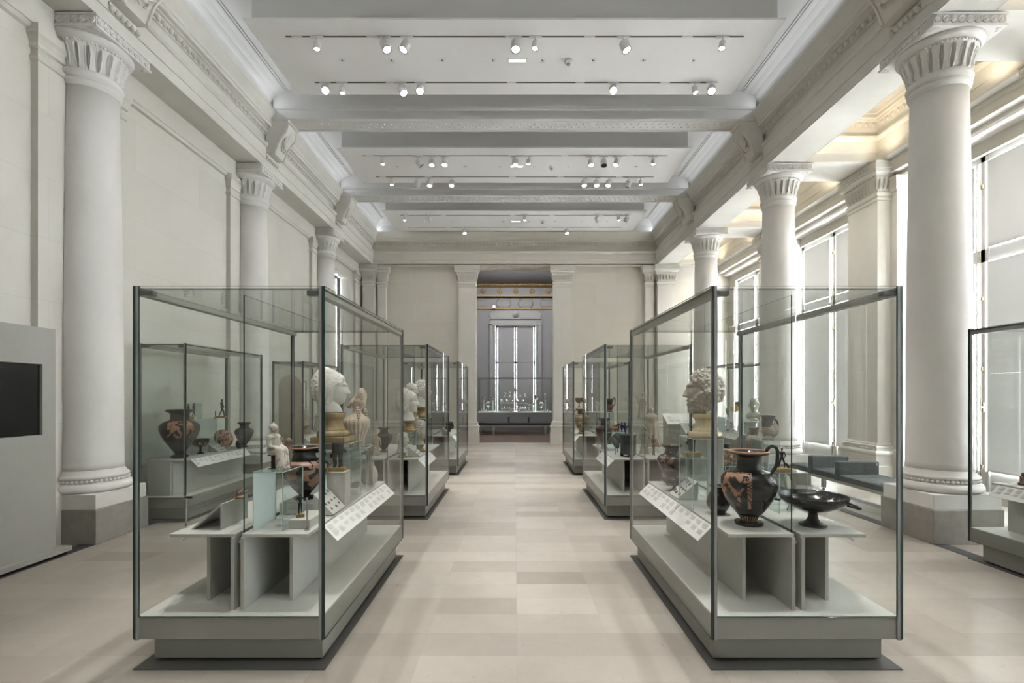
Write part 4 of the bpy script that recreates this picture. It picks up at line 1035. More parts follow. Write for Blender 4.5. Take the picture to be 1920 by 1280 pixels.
def draped(lab, x, y, z, H, m, rot=0, seed=0, nm='draped_statuette', headless=False, sway=.04, wings=False, R=.17, seated=False, grp='small statuettes', arm=True):
    t = thing(nm, lab, 'statuette', (x, y, z), rot, grp); q = MB(); r_ = random.Random(seed)
    ph = [r_.random()*6 for _ in range(3)]
    pr = [(R*1.05, 0), (R*1.08, .03), (R*.92, .15), (R*.80, .30), (R*.80, .45), (R*.72, .55), (R*.66, .62), (R*.78, .70), (R*.80, .76), (R*.50, .82), (R*.26, .845), (.03, .85)]
    def fn(a, zz, r): 
        k = min(1, max(0, (.85-zz/H)*1.6)); return H*(.014*k*(sin(a*7+ph[0]+zz/H*4)+.7*sin(a*11+ph[1]-zz/H*6)))*(1 if zz/H < .8 else 0)
    q.lathe([(a*H, b*H) for a, b in spline(pr, 4)], 56, fn=fn, sy=.72, T=Matrix(((1, 0, sway, 0), (0, 1, 0, 0), (0, 0, 1, 0), (0, 0, 0, 1))))
    q.ell((sway*.5*H, -.02*H, .04*H), (.17*H, .13*H, .04*H), 16, 8)
    if not headless:
        q.limb((sway*.82*H, 0, .82*H), (sway*.9*H, -.01*H, .87*H), .04*H, .038*H); q.ell((sway*.92*H, -.015*H, .925*H), (.056*H, .064*H, .075*H), 14, 10); q.ell((sway*.92*H, .02*H, .95*H), (.06*H, .06*H, .055*H), 12, 8)
    if arm:
        q.limb((-.14*H, 0, .74*H), (-.19*H, -.05*H, .58*H), .042*H, .034*H); q.limb((-.19*H, -.05*H, .58*H), (-.05*H, -.13*H, .56*H), .032*H, .026*H)
        q.limb((.16*H, 0, .74*H), (.22*H, .0, .56*H), .042*H, .034*H); q.limb((.22*H, 0, .56*H), (.20*H, -.07*H, .43*H), .032*H, .024*H)
    o = q.build('body', m, t); remesh(o, H/75)
    if wings:
        for s in (-1, 1):
            w = MB(); w.tube(spline3([(s*.06*H, .10*H, .70*H), (s*.18*H, .16*H, .88*H), (s*.30*H, .17*H, 1.02*H), (s*.40*H, .15*H, 1.0*H)], 4), [.03*H, .06*H, .07*H, .075*H, .075*H, .07*H, .06*H, .055*H, .05*H, .04*H, .03*H, .02*H, .008*H], 8, flat=.3); w.build('wing', m, t)
    return t
def tray(lab, xl, xh, y0, y1, zl, zh, rows, seed, gl):
    """sloped tray (low edge xl, high edge xh) with small engraved stones lying on it"""
    t = thing('gem_tray', lab, 'display tray', (xl, y0, zl), 0, 'sloped gem trays'); W_ = xh-xl; d = y1-y0; h = zh-zl
    n = Vector((-h, 0, W_)).normalized(); n = n if n.z > 0 else -n
    m = MB(); m.prism([(0, 0), (0, .006), (W_, h+.006), (W_, 0)], 1, 0, d); m.build('board', STAND, t)
    r = random.Random(seed)
    for i, (u, v) in enumerate(rows):
        s = .013+.008*r.random(); ang = math.atan2(h, W_)
        p = Vector((xl+W_*u, y0+d*v, zl+h*u+.006))
        g = MB(); T = Matrix.Rotation(-ang, 4, 'Y') @ Matrix.Translation((0, 0, .003))
        g.ell((0, 0, 0), (s*.8, s, .006), 14, 8, T=T); o = g.build('engraved_gem', GEM, None, p)
        tag(o, gl % NTH[i % 10] + ('' if i < 10 else ' again'), 'gem', gl.split(',')[-1].strip())
    return t
GEMS = [(.2, .2), (.2, .55), (.25, .85), (.45, .12), (.45, .35), (.48, .6), (.5, .85), (.75, .3), (.8, .6), (.85, .85)]

# ------------------------------------------------ first case, blank-wall side
riser('clear riser with one frosted side carrying the seated white figurine', -1.55, -1.37, 2.935, 3.215, SZ, 1.085, frost=-1)
SEAT = [((0, 0, .40), (0, 0, .66), .13, .12), ((0, -.12, .68), (0, .12, .68), .07, .07), ((0, 0, .72), (.01, 0, .80), .05, .05), ('e', (.02, 0, .865), (.085, .075, .095)), ('e', (-.01, 0, .90), (.09, .09, .075)), ((0, 0, .95), (0, 0, .99), .035, .02),
 ((0, .07, .42), (.20, .07, .40), .095, .085), ((0, -.07, .42), (.20, -.07, .40), .095, .085), ((.21, .07, .40), (.23, .08, .05), .085, .095), ((.21, -.07, .40), (.23, -.08, .05), .085, .095), ((.22, 0, .36), (.22, 0, .05), .08, .10), ((.24, .06, .035), (.33, .07, .02), .035, .03), ((.24, -.06, .035), (.33, -.07, .02), .035, .03),
 ((0, .15, .66), (.03, .17, .50), .05, .045), ((.03, .17, .50), (.17, .12, .45), .04, .035), ((0, -.15, .66), (.03, -.17, .50), .05, .045), ((.03, -.17, .50), (.17, -.12, .45), .04, .035)]
def seat_support(t, H, bh):
    m = MB(); m.box(-.10*H, .10*H, -.07*H, .07*H, .285*H, .30*H); m.box(-.02*H, .0, -.05*H, .05*H, 0, .29*H); m.box(-.10*H, .16*H, -.06*H, .06*H, 0, .012*H); m.build('metal_seat', BLACK, t)
figure('white seated woman figurine with pointed headdress on a clear riser', PX(513, 3.06), 3.06, 1.085, .285, SEAT, WHITEC, None, -.25, 'seated_figurine', 'statuette', extra=seat_support)
figure('brown terracotta fragment of two embracing torsos behind the white seated figurine', PX(533, 3.16), 3.16, 1.085, .185, [((-.08, 0, .03), (-.05, 0, .45), .15, .17), ((.10, 0, .03), (.10, 0, .5), .13, .16), ((-.07, 0, .5), (-.12, 0, .75), .17, .14), ((.11, 0, .5), (.14, 0, .72), .15, .12), ('e', (-.14, 0, .88), (.13, .13, .12)), ('e', (.16, 0, .85), (.11, .11, .12)), ((-.2, -.1, .7), (.1, -.15, .45), .06, .05), ((.05, .02, .02), (.12, -.05, .12), .16, .12)], TERRB, None, 0, 'terracotta_group', 'statuette')
block('low grey block under the large black and orange vase', -1.58, -1.35, 3.33, 3.63, SZ, .81)
AMP1 = painted('fragmentary_black_figure_ware', (.34, .185, .115), (.013, .013, .015), 0, pi, .08, .275, 13, .5, False, .13, .8)
vase('amphora', 'large black and orange amphora with patchy repaired painting and a black neck', 'vase', PX(571, 3.48), 3.48, .81, .365, .163, 'amphora', AMP1, ORNG,
  handles=[([(-.46, 0, .90), (-.72, 0, .92), (-.82, 0, .86), (-.70, 0, .765)], .085, GLZ), ([(.46, .1, .90), (.72, .1, .92), (.82, .1, .86), (.70, .1, .765)], .085, GLZ)])
block('flat grey block under the little bronze statuette by the clear riser', -1.362, -1.235, 2.985, 3.24, SZ, .787)
figure('little dark bronze with raised arms on a honey wood base', PX(563, 3.06), 3.06, .787, .125, man(e1=(-.18, 0, .72), h1=(-.10, -.05, .88), e2=(.2, .02, .72), h2=(.3, -.03, .66)), BRONZ, WOODB, .4, baseW=(.20, .14, .16))
def post(lab, x, y, z, h, clip=False):
    t = thing('slim_post', lab, 'post', (x, y, z), 0, 'thin metal posts in the cases')
    MB().lathe([(.016, 0), (.016, .004), (.006, .006)], 16).build('foot', STEEL, t)
    MB().lathe([(.0055, .004), (.0055, h), (.004, h+.002)], 10).build('rod', STEEL, t)
    if clip: MB().limb((.0, 0, h-.008), (.035, -.005, h-.008), .007, .008).build('clip', BLACK, t)
post('thin metal post beside the bronze statuette block', PX(576, 2.96), 2.96, SZ, .19)
post('thin metal post with a black clip at the outer edge of the stand', PX(345, 3.0), 3.02, SZ, .19, True)
tray('pale sloped tray of dark gems below the white head', -1.205, -1.335, 3.29, 3.53, .742, .875, GEMS, 3, '%s dark gem from the camera, on the tray below the white head')
block('tall grey block under the bronze legs, beside the white head', -1.345, -1.215, 3.55, 3.67, SZ, .985)
LEGS = [((-.09, 0, .12), (-.12, -.03, .55), .07, .10), ((.10, .03, .12), (.10, .03, .55), .07, .10), ((-.12, 0, .55), (-.08, 0, .85), .11, .13), ((.10, .03, .55), (.09, .02, .85), .11, .13), ((-.1, 0, .88), (.1, 0, .90), .13, .13), ((-.09, 0, .08), (-.10, -.12, .05), .06, .05), ((.10, .03, .08), (.10, -.09, .05), .06, .05), ((.2, .02, .75), (.3, -.02, .65), .05, .06), ('e', (-.24, 0, .45), (.07, .06, .10))]
figure('broken bronze pair of legs on a wooden base beside the white head', PX(633, 3.61), 3.61, .985, .185, LEGS, mat('polished_dark_bronze', (.10, .10, .10), .2, .8, .3, 15), WOODB, 0, 'bronze_fragment', 'statuette', baseW=(.30, .20, .14))
riser('clear riser with a pale back carrying the white head', -1.56, -1.235, 3.70, 3.99, SZ, 1.175, frost=-1)
head('white marble head of a veiled woman on a yellow marble pedestal', -1.40, 3.83, 1.175, pi/2+.10, .338, MARB, ONYX, .225, veil=1, seed=2, pedR=.098, square=True, neck=.6)
t = figure('small dark stone on a pale block in front of the grey-pink bottle', PX(664, 4.04), 4.04, SZ, .10, [((-.3, 0, .35), (.2, 0, .4), .22, .25), ((.1, 0, .5), (.35, 0, .6), .2, .12)], STG, DECK, 0, 'carved_stone', 'sculpture', baseW=(.45, .4, .3))
riser('clear riser holding up the broken terracotta bust', -1.42, -1.225, 4.10, 4.32, SZ, 1.10)
def bust_parts():
    t = thing('terracotta_bust', 'pale terracotta bust of a woman with long braids and a broken-off face', 'sculpture', (-1.335, 4.2, 1.10), pi/2-.15, 'sculpted heads')
    q = MB(); 
    def fn(a, z, r): return .006*sin(a*18)*(z < .22)
    q.lathe(spline([(.075, 0), (.078, .05), (.085, .09), (.115, .14), (.132, .19), (.125, .225), (.09, .255), (.052, .28), (.042, .31), (.042, .34), (.05, .36)], 4), 64, sy=.74, fn=fn)
    q.limb((0, -.005, .34), (0, -.03, .375), .045, .05); q.limb((0, .0, .38), (0, -.04, .46), .045, .035); q.box(-.04, .04, -.07, -.035, .40, .455)
    o = q.build('body', TERRP, t); remesh(o, .005, 1)
    b = MB()
    for sx in (-1, 1):
        for k in range(3):
            for i in range(9): b.ell((sx*(.045+.018*k+.002*i), -.035-.03*min(1, i/6), .33-.021*i), (.009, .009, .011), 7, 5)
    b.build('braids', TERRP, t)
    h = MB(); h.tube([(-.045, .0, .40), (-.05, .035, .36), (-.04, .055, .33)], .018, 8); h.build('ear_and_hair', TERRP, t)
bust_parts()
vase('animal_bottle', 'grey-pink clay bottle with an animal-shaped top at the end of the shelf', 'vase', PX(692, 4.46), 4.46, SZ, .33, .078, 'bottle', CLAYG, grp='clay bottles',
  handles=[([(.3, 0, .78), (.62, -.1, .92), (.7, -.1, 1.0)], .22, CLAYG), ([(-.2, 0, .80), (-.5, 0, .86), (-.85, 0, .84)], .2, CLAYG), ([(.1, 0, .90), (.05, 0, 1.0), (-.1, 0, 1.06)], .3, CLAYG)])
# wedge stand on the outer shelf
t = thing('wedge_stand', 'grey wedge-shaped stand with a sloping board on the outer shelf', 'display stand', (-1.75, 2.97, SZ))
MB().box(-.012, 0, 0, .28, 0, .152).build('upright', STAND, t); MB().prism([(-.19, 0), (-.175, 0), (-.012, .138), (-.012, .152)], 1, 0, .28).build('sloping_board', STAND, t)
figure('pale terracotta leaf-like fragment lying at the top of the wedge stand', -1.735, 3.11, SZ+.152, .085, [((-.6, .3, .12), (-.2, .1, .3), .07, .10)]+[((-.2, .1, .25), (.1+.25*k/4, -.6+.35*k, .5+.25*(k % 2)), .12, .06) for k in range(5)]+[((-.1, 0, .12), (.4, 0, .12), .12, .10)], TERRA, None, 0, 'terracotta_fragment', 'fragment')
# ------------------------------------------------ narrow case on the blank wall (first)
AMP2 = painted('panel_amphora_ware', (.36, .17, .095), (.017, .016, .016), -.95, .72, .26, .47, 15, .52, False, .2, .8)
vase('amphora', 'big black amphora with an orange painted panel in the narrow blank-wall case', 'vase', PX(337, 6.28), 6.28, SZ, .605, .222, 'amphora', AMP2, GLZ, rot=0)
CUPM = painted('figured_cup_ware', (.33, .19, .12), (.02, .018, .017), 0, pi, .10, .17, 30, .5)
vase('stemmed_cup', 'dark stemmed cup with a figured band beside the big amphora', 'vase', PX(376, 6.66), 6.66, SZ, .20, .102, 'cup', CUPM)
tray('small sloped gem tray in the narrow blank-wall case', -4.10, -4.24, 6.86, 7.08, SZ, .84, GEMS[:8], 8, '%s dark gem from the camera, on the tray in the blank-wall case')
t = thing('tilted_cup', 'orange and black shallow cup tilted on a wire stand in the blank-wall case', 'vase', (-4.16, 7.15, SZ), 0, 'painted vases')
KY = painted('orange_figured_cup', (.44, .22, .13), (.02, .018, .017), 0, pi, -9, 9, 22, .56)
q = MB(); T = Matrix.Translation((0, 0, .20)) @ Matrix.Rotation(1.0, 4, 'Y') @ Matrix.Rotation(.5, 4, 'X') @ Matrix.Rotation(pi, 4, 'X') @ Matrix.Translation((0, 0, -.06))
q.lathe([(r*.135, z*.13) for r, z in spline(PROF['kylix'], 3)], 48, T=T); q.build('bowl', KY, t)
MB().tube([(0, 0, 0), (0, 0, .07), (.02, .0, .12), (-.02, 0, .17)], .005, 6).build('wire_stand', STEEL, t)
vase('small_jug', 'little dark jug with orange stripes in front of the far amphora, blank-wall case', 'vase', -4.07, 7.33, SZ, .155, .05, 'olpe', CUPM)
vase('amphora', 'brown-black amphora at the far end of the narrow blank-wall case', 'vase', PX(458, 7.52), 7.52, SZ, .37, .132, 'amphora', GLZB, GLZB)
riser('clear glass table carrying small bronzes in the blank-wall case', -4.46, -4.20, 6.45, 7.0, SZ, 1.205)
figure('dark bronze striding man with a stick on a wooden block', PX(416, 6.9), 6.9, 1.205, .235, man(h1=(-.18, -.30, .52), e1=(-.15, -.14, .64), k1=(-.05, -.14, .27), f1=(-.05, -.17, .02), k2=(.05, .06, .27), f2=(.05, .20, .02))+[((-.18, -.28, .52), (-.18, -.55, .42), .012, .009)], BRONZ, WOODB, pi/2, baseW=(.12, .26, .13))
for i, (px, yy, lab) in enumerate(((353, 6.52, 'small bronze youth on a pale block, beside the big amphora'), (363, 6.56, 'small bronze youth with a raised arm on a pale block'), (404, 6.74, 'tiny dark bronze figure next to the striding man'))):
    figure(lab, PX(px, yy), yy, 1.205, (.17, .175, .09)[i], man(e2=(.18, 0, .80), h2=(.12, -.03, .95)) if i == 1 else man(), BRONZ, (ONYX, ONYXP, WOODB)[i], pi/2, baseW=(.13, .13, .22))
MB_ = riser('clear small cube beside the bronze youths', -4.40, -4.24, 6.60, 6.72, 1.205, 1.42)
# ------------------------------------------------ second blank-wall case
t = thing('stone_stele', 'tall pale round-topped stone slab in the blank-wall case past the second column', 'stele', (-4.23, 9.345, ZD))
q = MB(); q.prism([(-.215, 0), (.215, 0)]+[(.215*cos(a*pi/20), 1.38+.215*sin(a*pi/20)) for a in range(21)], 1, 0, .09); bevel(q.build('slab', mat('pink_grey_stone', (.68, .61, .53), .85, 0, .2, 5), t), .006)
head('pale marble head on a yellow pedestal in the far blank-wall case', -4.26, 10.05, SZ, pi/2, .33, MARBA, ONYX, .16, seed=9)
draped('pale headless draped figure in the far blank-wall case', -4.2, 10.55, SZ, .45, MARBA, .8, 4, headless=True)
# ------------------------------------------------ middle case, blank-wall side
riser('clear riser under the slender white female head, middle case', -1.50, -1.29, 6.50, 6.72, SZ, 1.045)
head('white marble female head on a yellow pedestal, middle blank-wall-side case', PX(768, 6.62), 6.61, 1.045, pi/2-.15, .375, MARB, ONYX, .14, veil=1, seed=5, pedR=.075, vox=.006)
head('pale head with a hair band standing low on the shelf of the middle case', PX(755, 6.34), 6.32, SZ, pi/2-.1, .25, MARBA, ONYX, .06, seed=6, pedR=.05, vox=.006)
riser('clear riser under the two upper marble heads, middle case', -1.555, -1.27, 7.1, 7.65, SZ, 1.19)
head('white marble head of a short-haired man raised behind the female head', PX(771, 7.22), 7.22, 1.19, pi/2-.2, .30, MARB, ONYX, .20, seed=7, pedR=.085, vox=.006)
head('large pale marble bust rising highest in the middle case', PX(791, 7.5), 7.5, 1.19, pi/2, .40, MARB, ONYX, .15, seed=8, pedR=.085, vox=.006)
head('weathered head with thick curls on a yellow pedestal, walkway edge of the middle case', PX(788, 6.92), 6.90, SZ, pi/2-.2, .335, MARBA, ONYX, .10, beard=1, seed=11, pedR=.06, vox=.006)
tray('pale gem tray at the walkway edge of the middle case', -1.215, -1.37, 6.36, 6.60, SZ+.005, .86, GEMS[:6], 5, '%s dark gem from the camera, on the tray of the middle case')
vase('amphora', 'dark amphora on the outer shelf of the middle blank-wall-side case', 'vase', -1.82, 6.9, SZ, .34, .12, 'amphora', GLZB, GLZB)
draped('pale draped figurine on the outer shelf of the middle blank-wall-side case', -1.82, 6.5, SZ, .30, TERRP, .6, 5)
# ------------------------------------------------ case next to the doorway, blank-wall side
figure('dark bronze animal with a rider, case next to the doorway', PX(838, 9.75), 9.75, SZ, .24, [((-.25, 0, .45), (.2, 0, .48), .10, .11)]+[((sx*.22, sy*.05, .42), (sx*.24, sy*.06, .04), .05, .03) for sx in (-1, 1) for sy in (-1, 1)]+[((.22, 0, .5), (.34, 0, .68), .07, .05), ((.34, 0, .70), (.44, 0, .64), .05, .03), ((-.02, 0, .55), (-.02, 0, .82), .07, .07), ('e', (-.02, 0, .94), (.05, .05, .06))], BRONZ, WOODB, 0, 'bronze_rider', baseW=(.30, .12, .08))
figure('round dark helmet on a stand, case next to the doorway', PX(844, 10.05), 10.05, SZ, .26, [((0, 0, .02), (0, 0, .4), .05, .05), ('e', (0, 0, .68), (.26, .26, .30)), ((.12, 0, .45), (.16, 0, .6), .12, .14)], COPB, None, 0, 'bronze_helmet', 'helmet')
tray('white gem tray at the walkway edge of the case next to the doorway', -1.22, -1.40, 9.55, 9.9, SZ+.004, .88, GEMS[:6], 6, '%s dark gem from the camera, on the tray next to the doorway')
vase('krater', 'plain brown wide-mouthed vase on the outer shelf next to the doorway', 'vase', -1.85, 10.0, SZ, .32, .12, 'krater', GLZB)
# ------------------------------------------------ first case, window side
HYD = painted('black_figure_panel_ware', (.46, .235, .13), (.012, .012, .014), -2.72, .82, .115, .335, 17, .47, True, .12, .8, (.028, .062))
t = vase('hydria', 'large glossy black jug with an orange figured panel and one tall loop handle', 'vase', PX(1404, 3.09), 3.09, SZ, .455, .163, 'hydria', HYD, ORNG,
  handles=[([(.60, -.1, .965), (.66, -.1, 1.03), (.84, -.1, 1.07), (1.02, -.1, 1.03), (1.04, -.1, .92), (.99, -.1, .80), (.80, -.1, .70)], .085, GLZ), ([(.8, .55, .56), (1.15, .62, .62), (.75, .66, .66)], .08, GLZ)])
f = MB(); 
for i in range(28):
    a = 2*pi*i/28; f.ell((.062*cos(a), .062*sin(a), .062), (.004, .004, .026), 6, 4)
OL = painted('small_panel_jug_ware', (.40, .19, .10), (.014, .013, .014), -2.9, .75, .045, .13, 26, .5, False, .15, .8)
vase('small_jug', 'small round black jug with an orange figured patch beside the large black jug', 'vase', PX(1340, 3.42), 3.36, SZ, .19, .076, 'olpe', OL, ORNG)
riser('clear riser with a pale blue back carrying the bearded head', 1.246, 1.462, 3.47, 3.76, SZ, 1.232, frost=1)
head('weathered marble head of a bearded man facing the walkway on an onyx pedestal', 1.385, 3.61, 1.232, -pi/2-.22, .405, MARBA, ONYXP, .172, beard=1, seed=3, pedR=.094, neck=.06)
AMP3 = painted('worn_red_amphora_ware', (.35, .21, .15), (.05, .035, .03), 2.6, 1.9, .14, .30, 12, .46, False, .22, .7)
vase('amphora', 'reddish-brown amphora with worn painting at the far end of the walkway-side shelf', 'vase', PX(1260, 4.42), 4.42, SZ, .355, .128, 'amphora', AMP3, GLZ)
vase('stemmed_dish', 'small black stemmed dish in front of the reddish-brown amphora', 'vase', 1.335, 4.15, SZ, .095, .108, 'kylix', GLZ)
riser('small clear riser with bronze legs behind the bearded head', 1.33, 1.49, 3.84, 4.02, SZ, 1.05)
figure('pair of dark bronze legs on a honey wood base under the bearded head', PX(1297, 3.93), 3.93, 1.05, .16, LEGS, BRONZ, WOODB, 0, 'bronze_fragment', 'statuette', baseW=(.38, .22, .22))
tray('sloped tray of small antiquities between the stemmed dish and the small jug', 1.245, 1.40, 3.79, 4.0, SZ+.005, .87, GEMS, 12, '%s small antiquity from the camera, on the tray by the stemmed dish')
riser('clear riser with terracotta fragments beside the bearded head', 1.472, 1.625, 3.47, 3.74, SZ, 1.04)
FRAG = [('e', ((i % 3-1)*.16+.04*(i % 2), .02*i % .1-.05, .14+.21*(i//3)), (.15, .11, .16)) for i in range(12)]
figure('orange-brown terracotta relief of clustered figures with a ragged outline', PX(1363, 3.54), 3.54, 1.04, .125, FRAG, TERRA, None, 0, 'terracotta_fragment', 'fragment', vox=.003)
figure('shorter orange-brown terracotta fragment of crouching figures', PX(1385, 3.62), 3.62, 1.04, .105, [('e', ((i % 4-1.5)*.2, .03*(i % 2), .22+.3*(i//4)), (.18, .14, .22)) for i in range(9)], TERRA, None, 0, 'terracotta_fragment', 'fragment', vox=.003)
# outer half
k = vase('drinking_cup', 'wide glossy black footed drinking cup on the outer shelf', 'vase', PX(1524, 3.06), 3.06, SZ, .185, .196, 'kylix', GLZ, seg=72,
  handles=[([(.80, -.42, .76), (1.02, -.62, .70), (1.12, -.46, .72), (.92, -.20, .80)], .045, GLZ), ([(-.80, .42, .76), (-1.02, .62, .78), (-1.12, .46, .80), (-.92, .20, .80)], .045, GLZ)])
riser('clear glass table with a bronze warrior on it, outer shelf', 1.79, 1.99, 3.36, 3.64, SZ, 1.012)
figure('small dark bronze man with spread legs on a long wooden base', PX(1466, 3.46), 3.46, 1.012, .14, man(k1=(-.12, -.02, .26), f1=(-.15, .02, .02), k2=(.12, 0, .26), f2=(.17, .04, .02), e1=(-.2, -.02, .66), h1=(-.28, -.06, .76), e2=(.18, 0, .62), h2=(.10, -.06, .52))+[((.2, -.05, .2), (.3, -.05, .05), .05, .06)], BRONZ, WOODB, 0, baseW=(.38, .2, .13))
t = thing('stone_disc', 'round greyish stone plate propped up on wire feet under the glass table', 'plate', (PX(1479, 3.5), 3.5, SZ))
T = Matrix.Translation((0, 0, .128)) @ Matrix.Rotation(.95, 4, 'Z') @ Matrix.Rotation(pi/2-.2, 4, 'X')
MB().lathe([(.02, .008), (.09, .008), (.105, .012), (.11, .006), (.105, -.004), (.03, -.010), (.001, -.010)], 48, T=T, sy=1.05).build('disc', mat('greyish_plate_stone', (.40, .37, .31), .6, 0, .2, 12), t)
MB().tube([(-.03, -.03, 0), (-.01, -.02, .03), (0, 0, .05)], .004, 6).tube([(.03, .02, 0), (.01, .0, .03), (0, .01, .05)], .004, 6).build('wire_feet', STEEL, t)
block('grey block at the back of the outer shelf under the ribbed jar', 1.88, 2.03, 4.03, 4.19, SZ, .95)
def ribs(a, z, r): return -.004*abs(sin(a*11))*(.02 < z < .24)
vase('ribbed_jar', 'tall ribbed grey jar with a reddish neck at the back of the outer shelf', 'vase', PX(1415, 4.1), 4.11, .95, .315, .075, 'jar', mat('grey_ribbed_clay', (.17, .155, .14), .6, 0, .3, 7, col2=(.26, .22, .18)), TERRB, grp='clay bottles', fn=ribs, seg=88)
riser('clear bridge carrying the head-shaped cup', 1.90, 2.035, 3.80, 3.98, SZ, 1.19)
t = thing('head_cup', 'black cup shaped as a pale female head below a flaring rim', 'vase', (PX(1440, 3.88), 3.88, 1.19), 0, 'painted vases')
q = head_mesh(0, 1, 4); b = MB(); b.add(q.v, q.f, 0, True, Matrix.Translation((0, 0, .070)) @ Matrix.Rotation(-pi/2, 4, 'Z') @ Matrix.Scale(.46, 4)); b.lathe([(.045, 0), (.042, .012), (.03, .03)], 24)
b.build('moulded_head', CLAYG, t); MB().lathe([(r*.060, .088+z*.098) for r, z in spline([(.55, 0), (.72, .1), (.76, .45), (.74, .75), (.85, .92), (1, .98), (1, 1), (.9, .99), (.62, .8)], 3)], 40).build('cup', GLZ, t)
MB().tube(spline3([(.05, 0, .16), (.075, 0, .13), (.07, 0, .08), (.045, 0, .06)], 4), .008, 8).build('handle', GLZB, t)
vase('horn_jug', 'dark grey slender jug standing behind the large black jug', 'vase', 1.80, 4.22, SZ, .42, .06, 'bottle', COPB, grp='clay bottles')
# ------------------------------------------------ middle case, window side
t = thing('bronze_box', 'black cylindrical metal box with a loop handle on the lid', 'box', (PX(1177, 6.45), 6.42, SZ))
MB().lathe([(.103, .03), (.106, .03), (.106, .04), (.10, .045), (.10, .265), (.106, .27), (.106, .28), (.09, .29), (.02, .295)], 40).build('body', COPB, t)
for k in range(3): a = k*2.1+.5; MB().lathe([(.018, 0), (.022, .012), (.014, .034)], 10).build('foot', COPB, t, (.085*cos(a), .085*sin(a), 0))
MB().tube(spline3([(-.035, 0, .285), (-.03, 0, .36), (0, 0, .39), (.03, 0, .36), (.035, 0, .285)], 5), .009, 8).build('handle', COPB, t)
vase('amphora', 'mottled brown amphora with a slim black neck, middle case on the window side', 'vase', PX(1133, 7.3), 7.3, SZ, .44, .12, 'amphora', mat('mottled_brown_glaze', (.13, .065, .045), .3, 0, .5, 16, col2=(.035, .025, .022)), GLZ)
for i, (xx, yy, zz, an, lab) in enumerate(((1.345, 6.62, .89, .9, 'dark round hand mirror leaning beside the black box'), (1.42, 6.85, .93, -.5, 'second dark round mirror tilted behind the first one'))):
    t = thing('hand_mirror', lab, 'mirror', (xx, yy, SZ), 0, 'tilted bronze mirrors')
    T = Matrix.Translation((0, 0, zz-SZ)) @ Matrix.Rotation(an, 4, 'Z') @ Matrix.Rotation(pi/2-.5, 4, 'X')
    MB().lathe([(.001, .004), (.08, .004), (.084, 0), (.08, -.004), (.001, -.004)], 36, T=T).build('disc', COPB, t); MB().tube([(0, 0, 0), (0, 0, .08), (.01, .01, zz-SZ-.02)], .006, 6).build('prop', STEEL, t)
riser('clear table of little vessels, middle case on the window side', 1.255, 1.60, 7.0, 7.20, SZ, 1.0)
riser('tall clear riser with the dark head-shaped cup, middle case on the window side', 1.26, 1.50, 7.45, 7.75, SZ, 1.26)
vase('small_jug', 'little orange-brown round jar on the clear table, window-side middle case', 'vase', PX(1154, 7.1), 7.1, 1.0, .10, .045, 'krater', ORNG)
figure('tiny dark standing figure beside the little orange jar', PX(1159.5, 7.1), 7.1, 1.0, .14, man(), BRONZ, None, 0)
for px, lab in ((1166, 'little blue glass bottle next to the tiny dark figure'), (1171.5, 'little blue glass bottle at the walkway-far end of the clear table')):
    vase('glass_bottle', lab, 'bottle', PX(px, 7.1), 7.1, 1.0, .13, .024, 'amphora', BLUEV, grp='little blue glass bottles', seg=20)
t = thing('head_cup', 'dark cup shaped as a head with a high handle on the tall riser', 'vase', (PX(1143, 7.6), 7.6, 1.26), 0, 'painted vases')
q = head_mesh(0, 0, 14); b = MB(); b.add(q.v, q.f, 0, True, Matrix.Translation((0, 0, .075)) @ Matrix.Rotation(-pi/2, 4, 'Z') @ Matrix.Scale(.5, 4)); b.lathe([(.05, 0), (.045, .015), (.03, .03)], 20); b.build('moulded_head', TERRB, t)
MB().lathe([(.035, .12), (.05, .16), (.07, .21), (.066, .21), (.045, .16)], 28).build('cup', GLZB, t); MB().tube(spline3([(.05, 0, .2), (.08, 0, .22), (.08, 0, .12), (.04, 0, .09)], 4), .008, 8).build('handle', GLZB, t)
draped('tall beige draped woman, middle case on the window side', 1.93, 6.95, SZ+.07, .55, TERRP, -.3, 21, sway=-.03, R=.21, arm=False)
block('low pale plinth under the tall beige draped woman', 1.79, 2.03, 6.80, 7.10, SZ, SZ+.07, DECK)
riser('clear riser under the beige winged figure', 1.68, 1.90, 7.14, 7.40, SZ, 1.19)
draped('beige winged figure standing on a clear riser, middle case on the window side', PX(1203, 7.25), 7.25, 1.19, .37, TERRP, .4, 22, wings=True)
draped('small grey-green figurine below the winged figure', 1.74, 6.66, SZ, .36, mat('grey_green_clay', (.36, .35, .29), .85, 0, .25, 20), .2, 23)
figure('small brown figurine next to the grey-green figurine', 1.82, 6.5, SZ, .28, man(), TERRB, None, .4, 'terracotta_figurine')
# ------------------------------------------------ case next to the doorway, window side
vase('krater', 'tall banded brown and cream two-handled vase in the window-side case next to the doorway', 'vase', PX(1090, 10.0), 10.0, SZ, .50, .165, 'amphora', painted('banded_cream_ware', (.42, .33, .22), (.16, .10, .065), 0, pi, 0, .40, 9, .52, False, .4, 4.0), TERRB,
  handles=[([(-.5, 0, .95), (-.8, 0, .93), (-.85, 0, .8), (-.7, 0, .72)], .08, TERRB), ([(.5, 0, .95), (.8, 0, .93), (.85, 0, .8), (.7, 0, .72)], .08, TERRB)])
riser('clear riser with a brown stemmed cup next to the doorway', 1.27, 1.50, 10.5, 10.75, SZ, 1.25)
vase('stemmed_cup', 'brown stemmed cup raised on a clear riser next to the doorway', 'vase', PX(1086, 10.62), 10.62, 1.25, .20, .085, 'cup', TERRB)
vase('amphora', 'slender pale amphora at the back of the window-side case next to the doorway', 'vase', 1.45, 11.0, SZ, .34, .09, 'amphora', TERRP, TERRP)
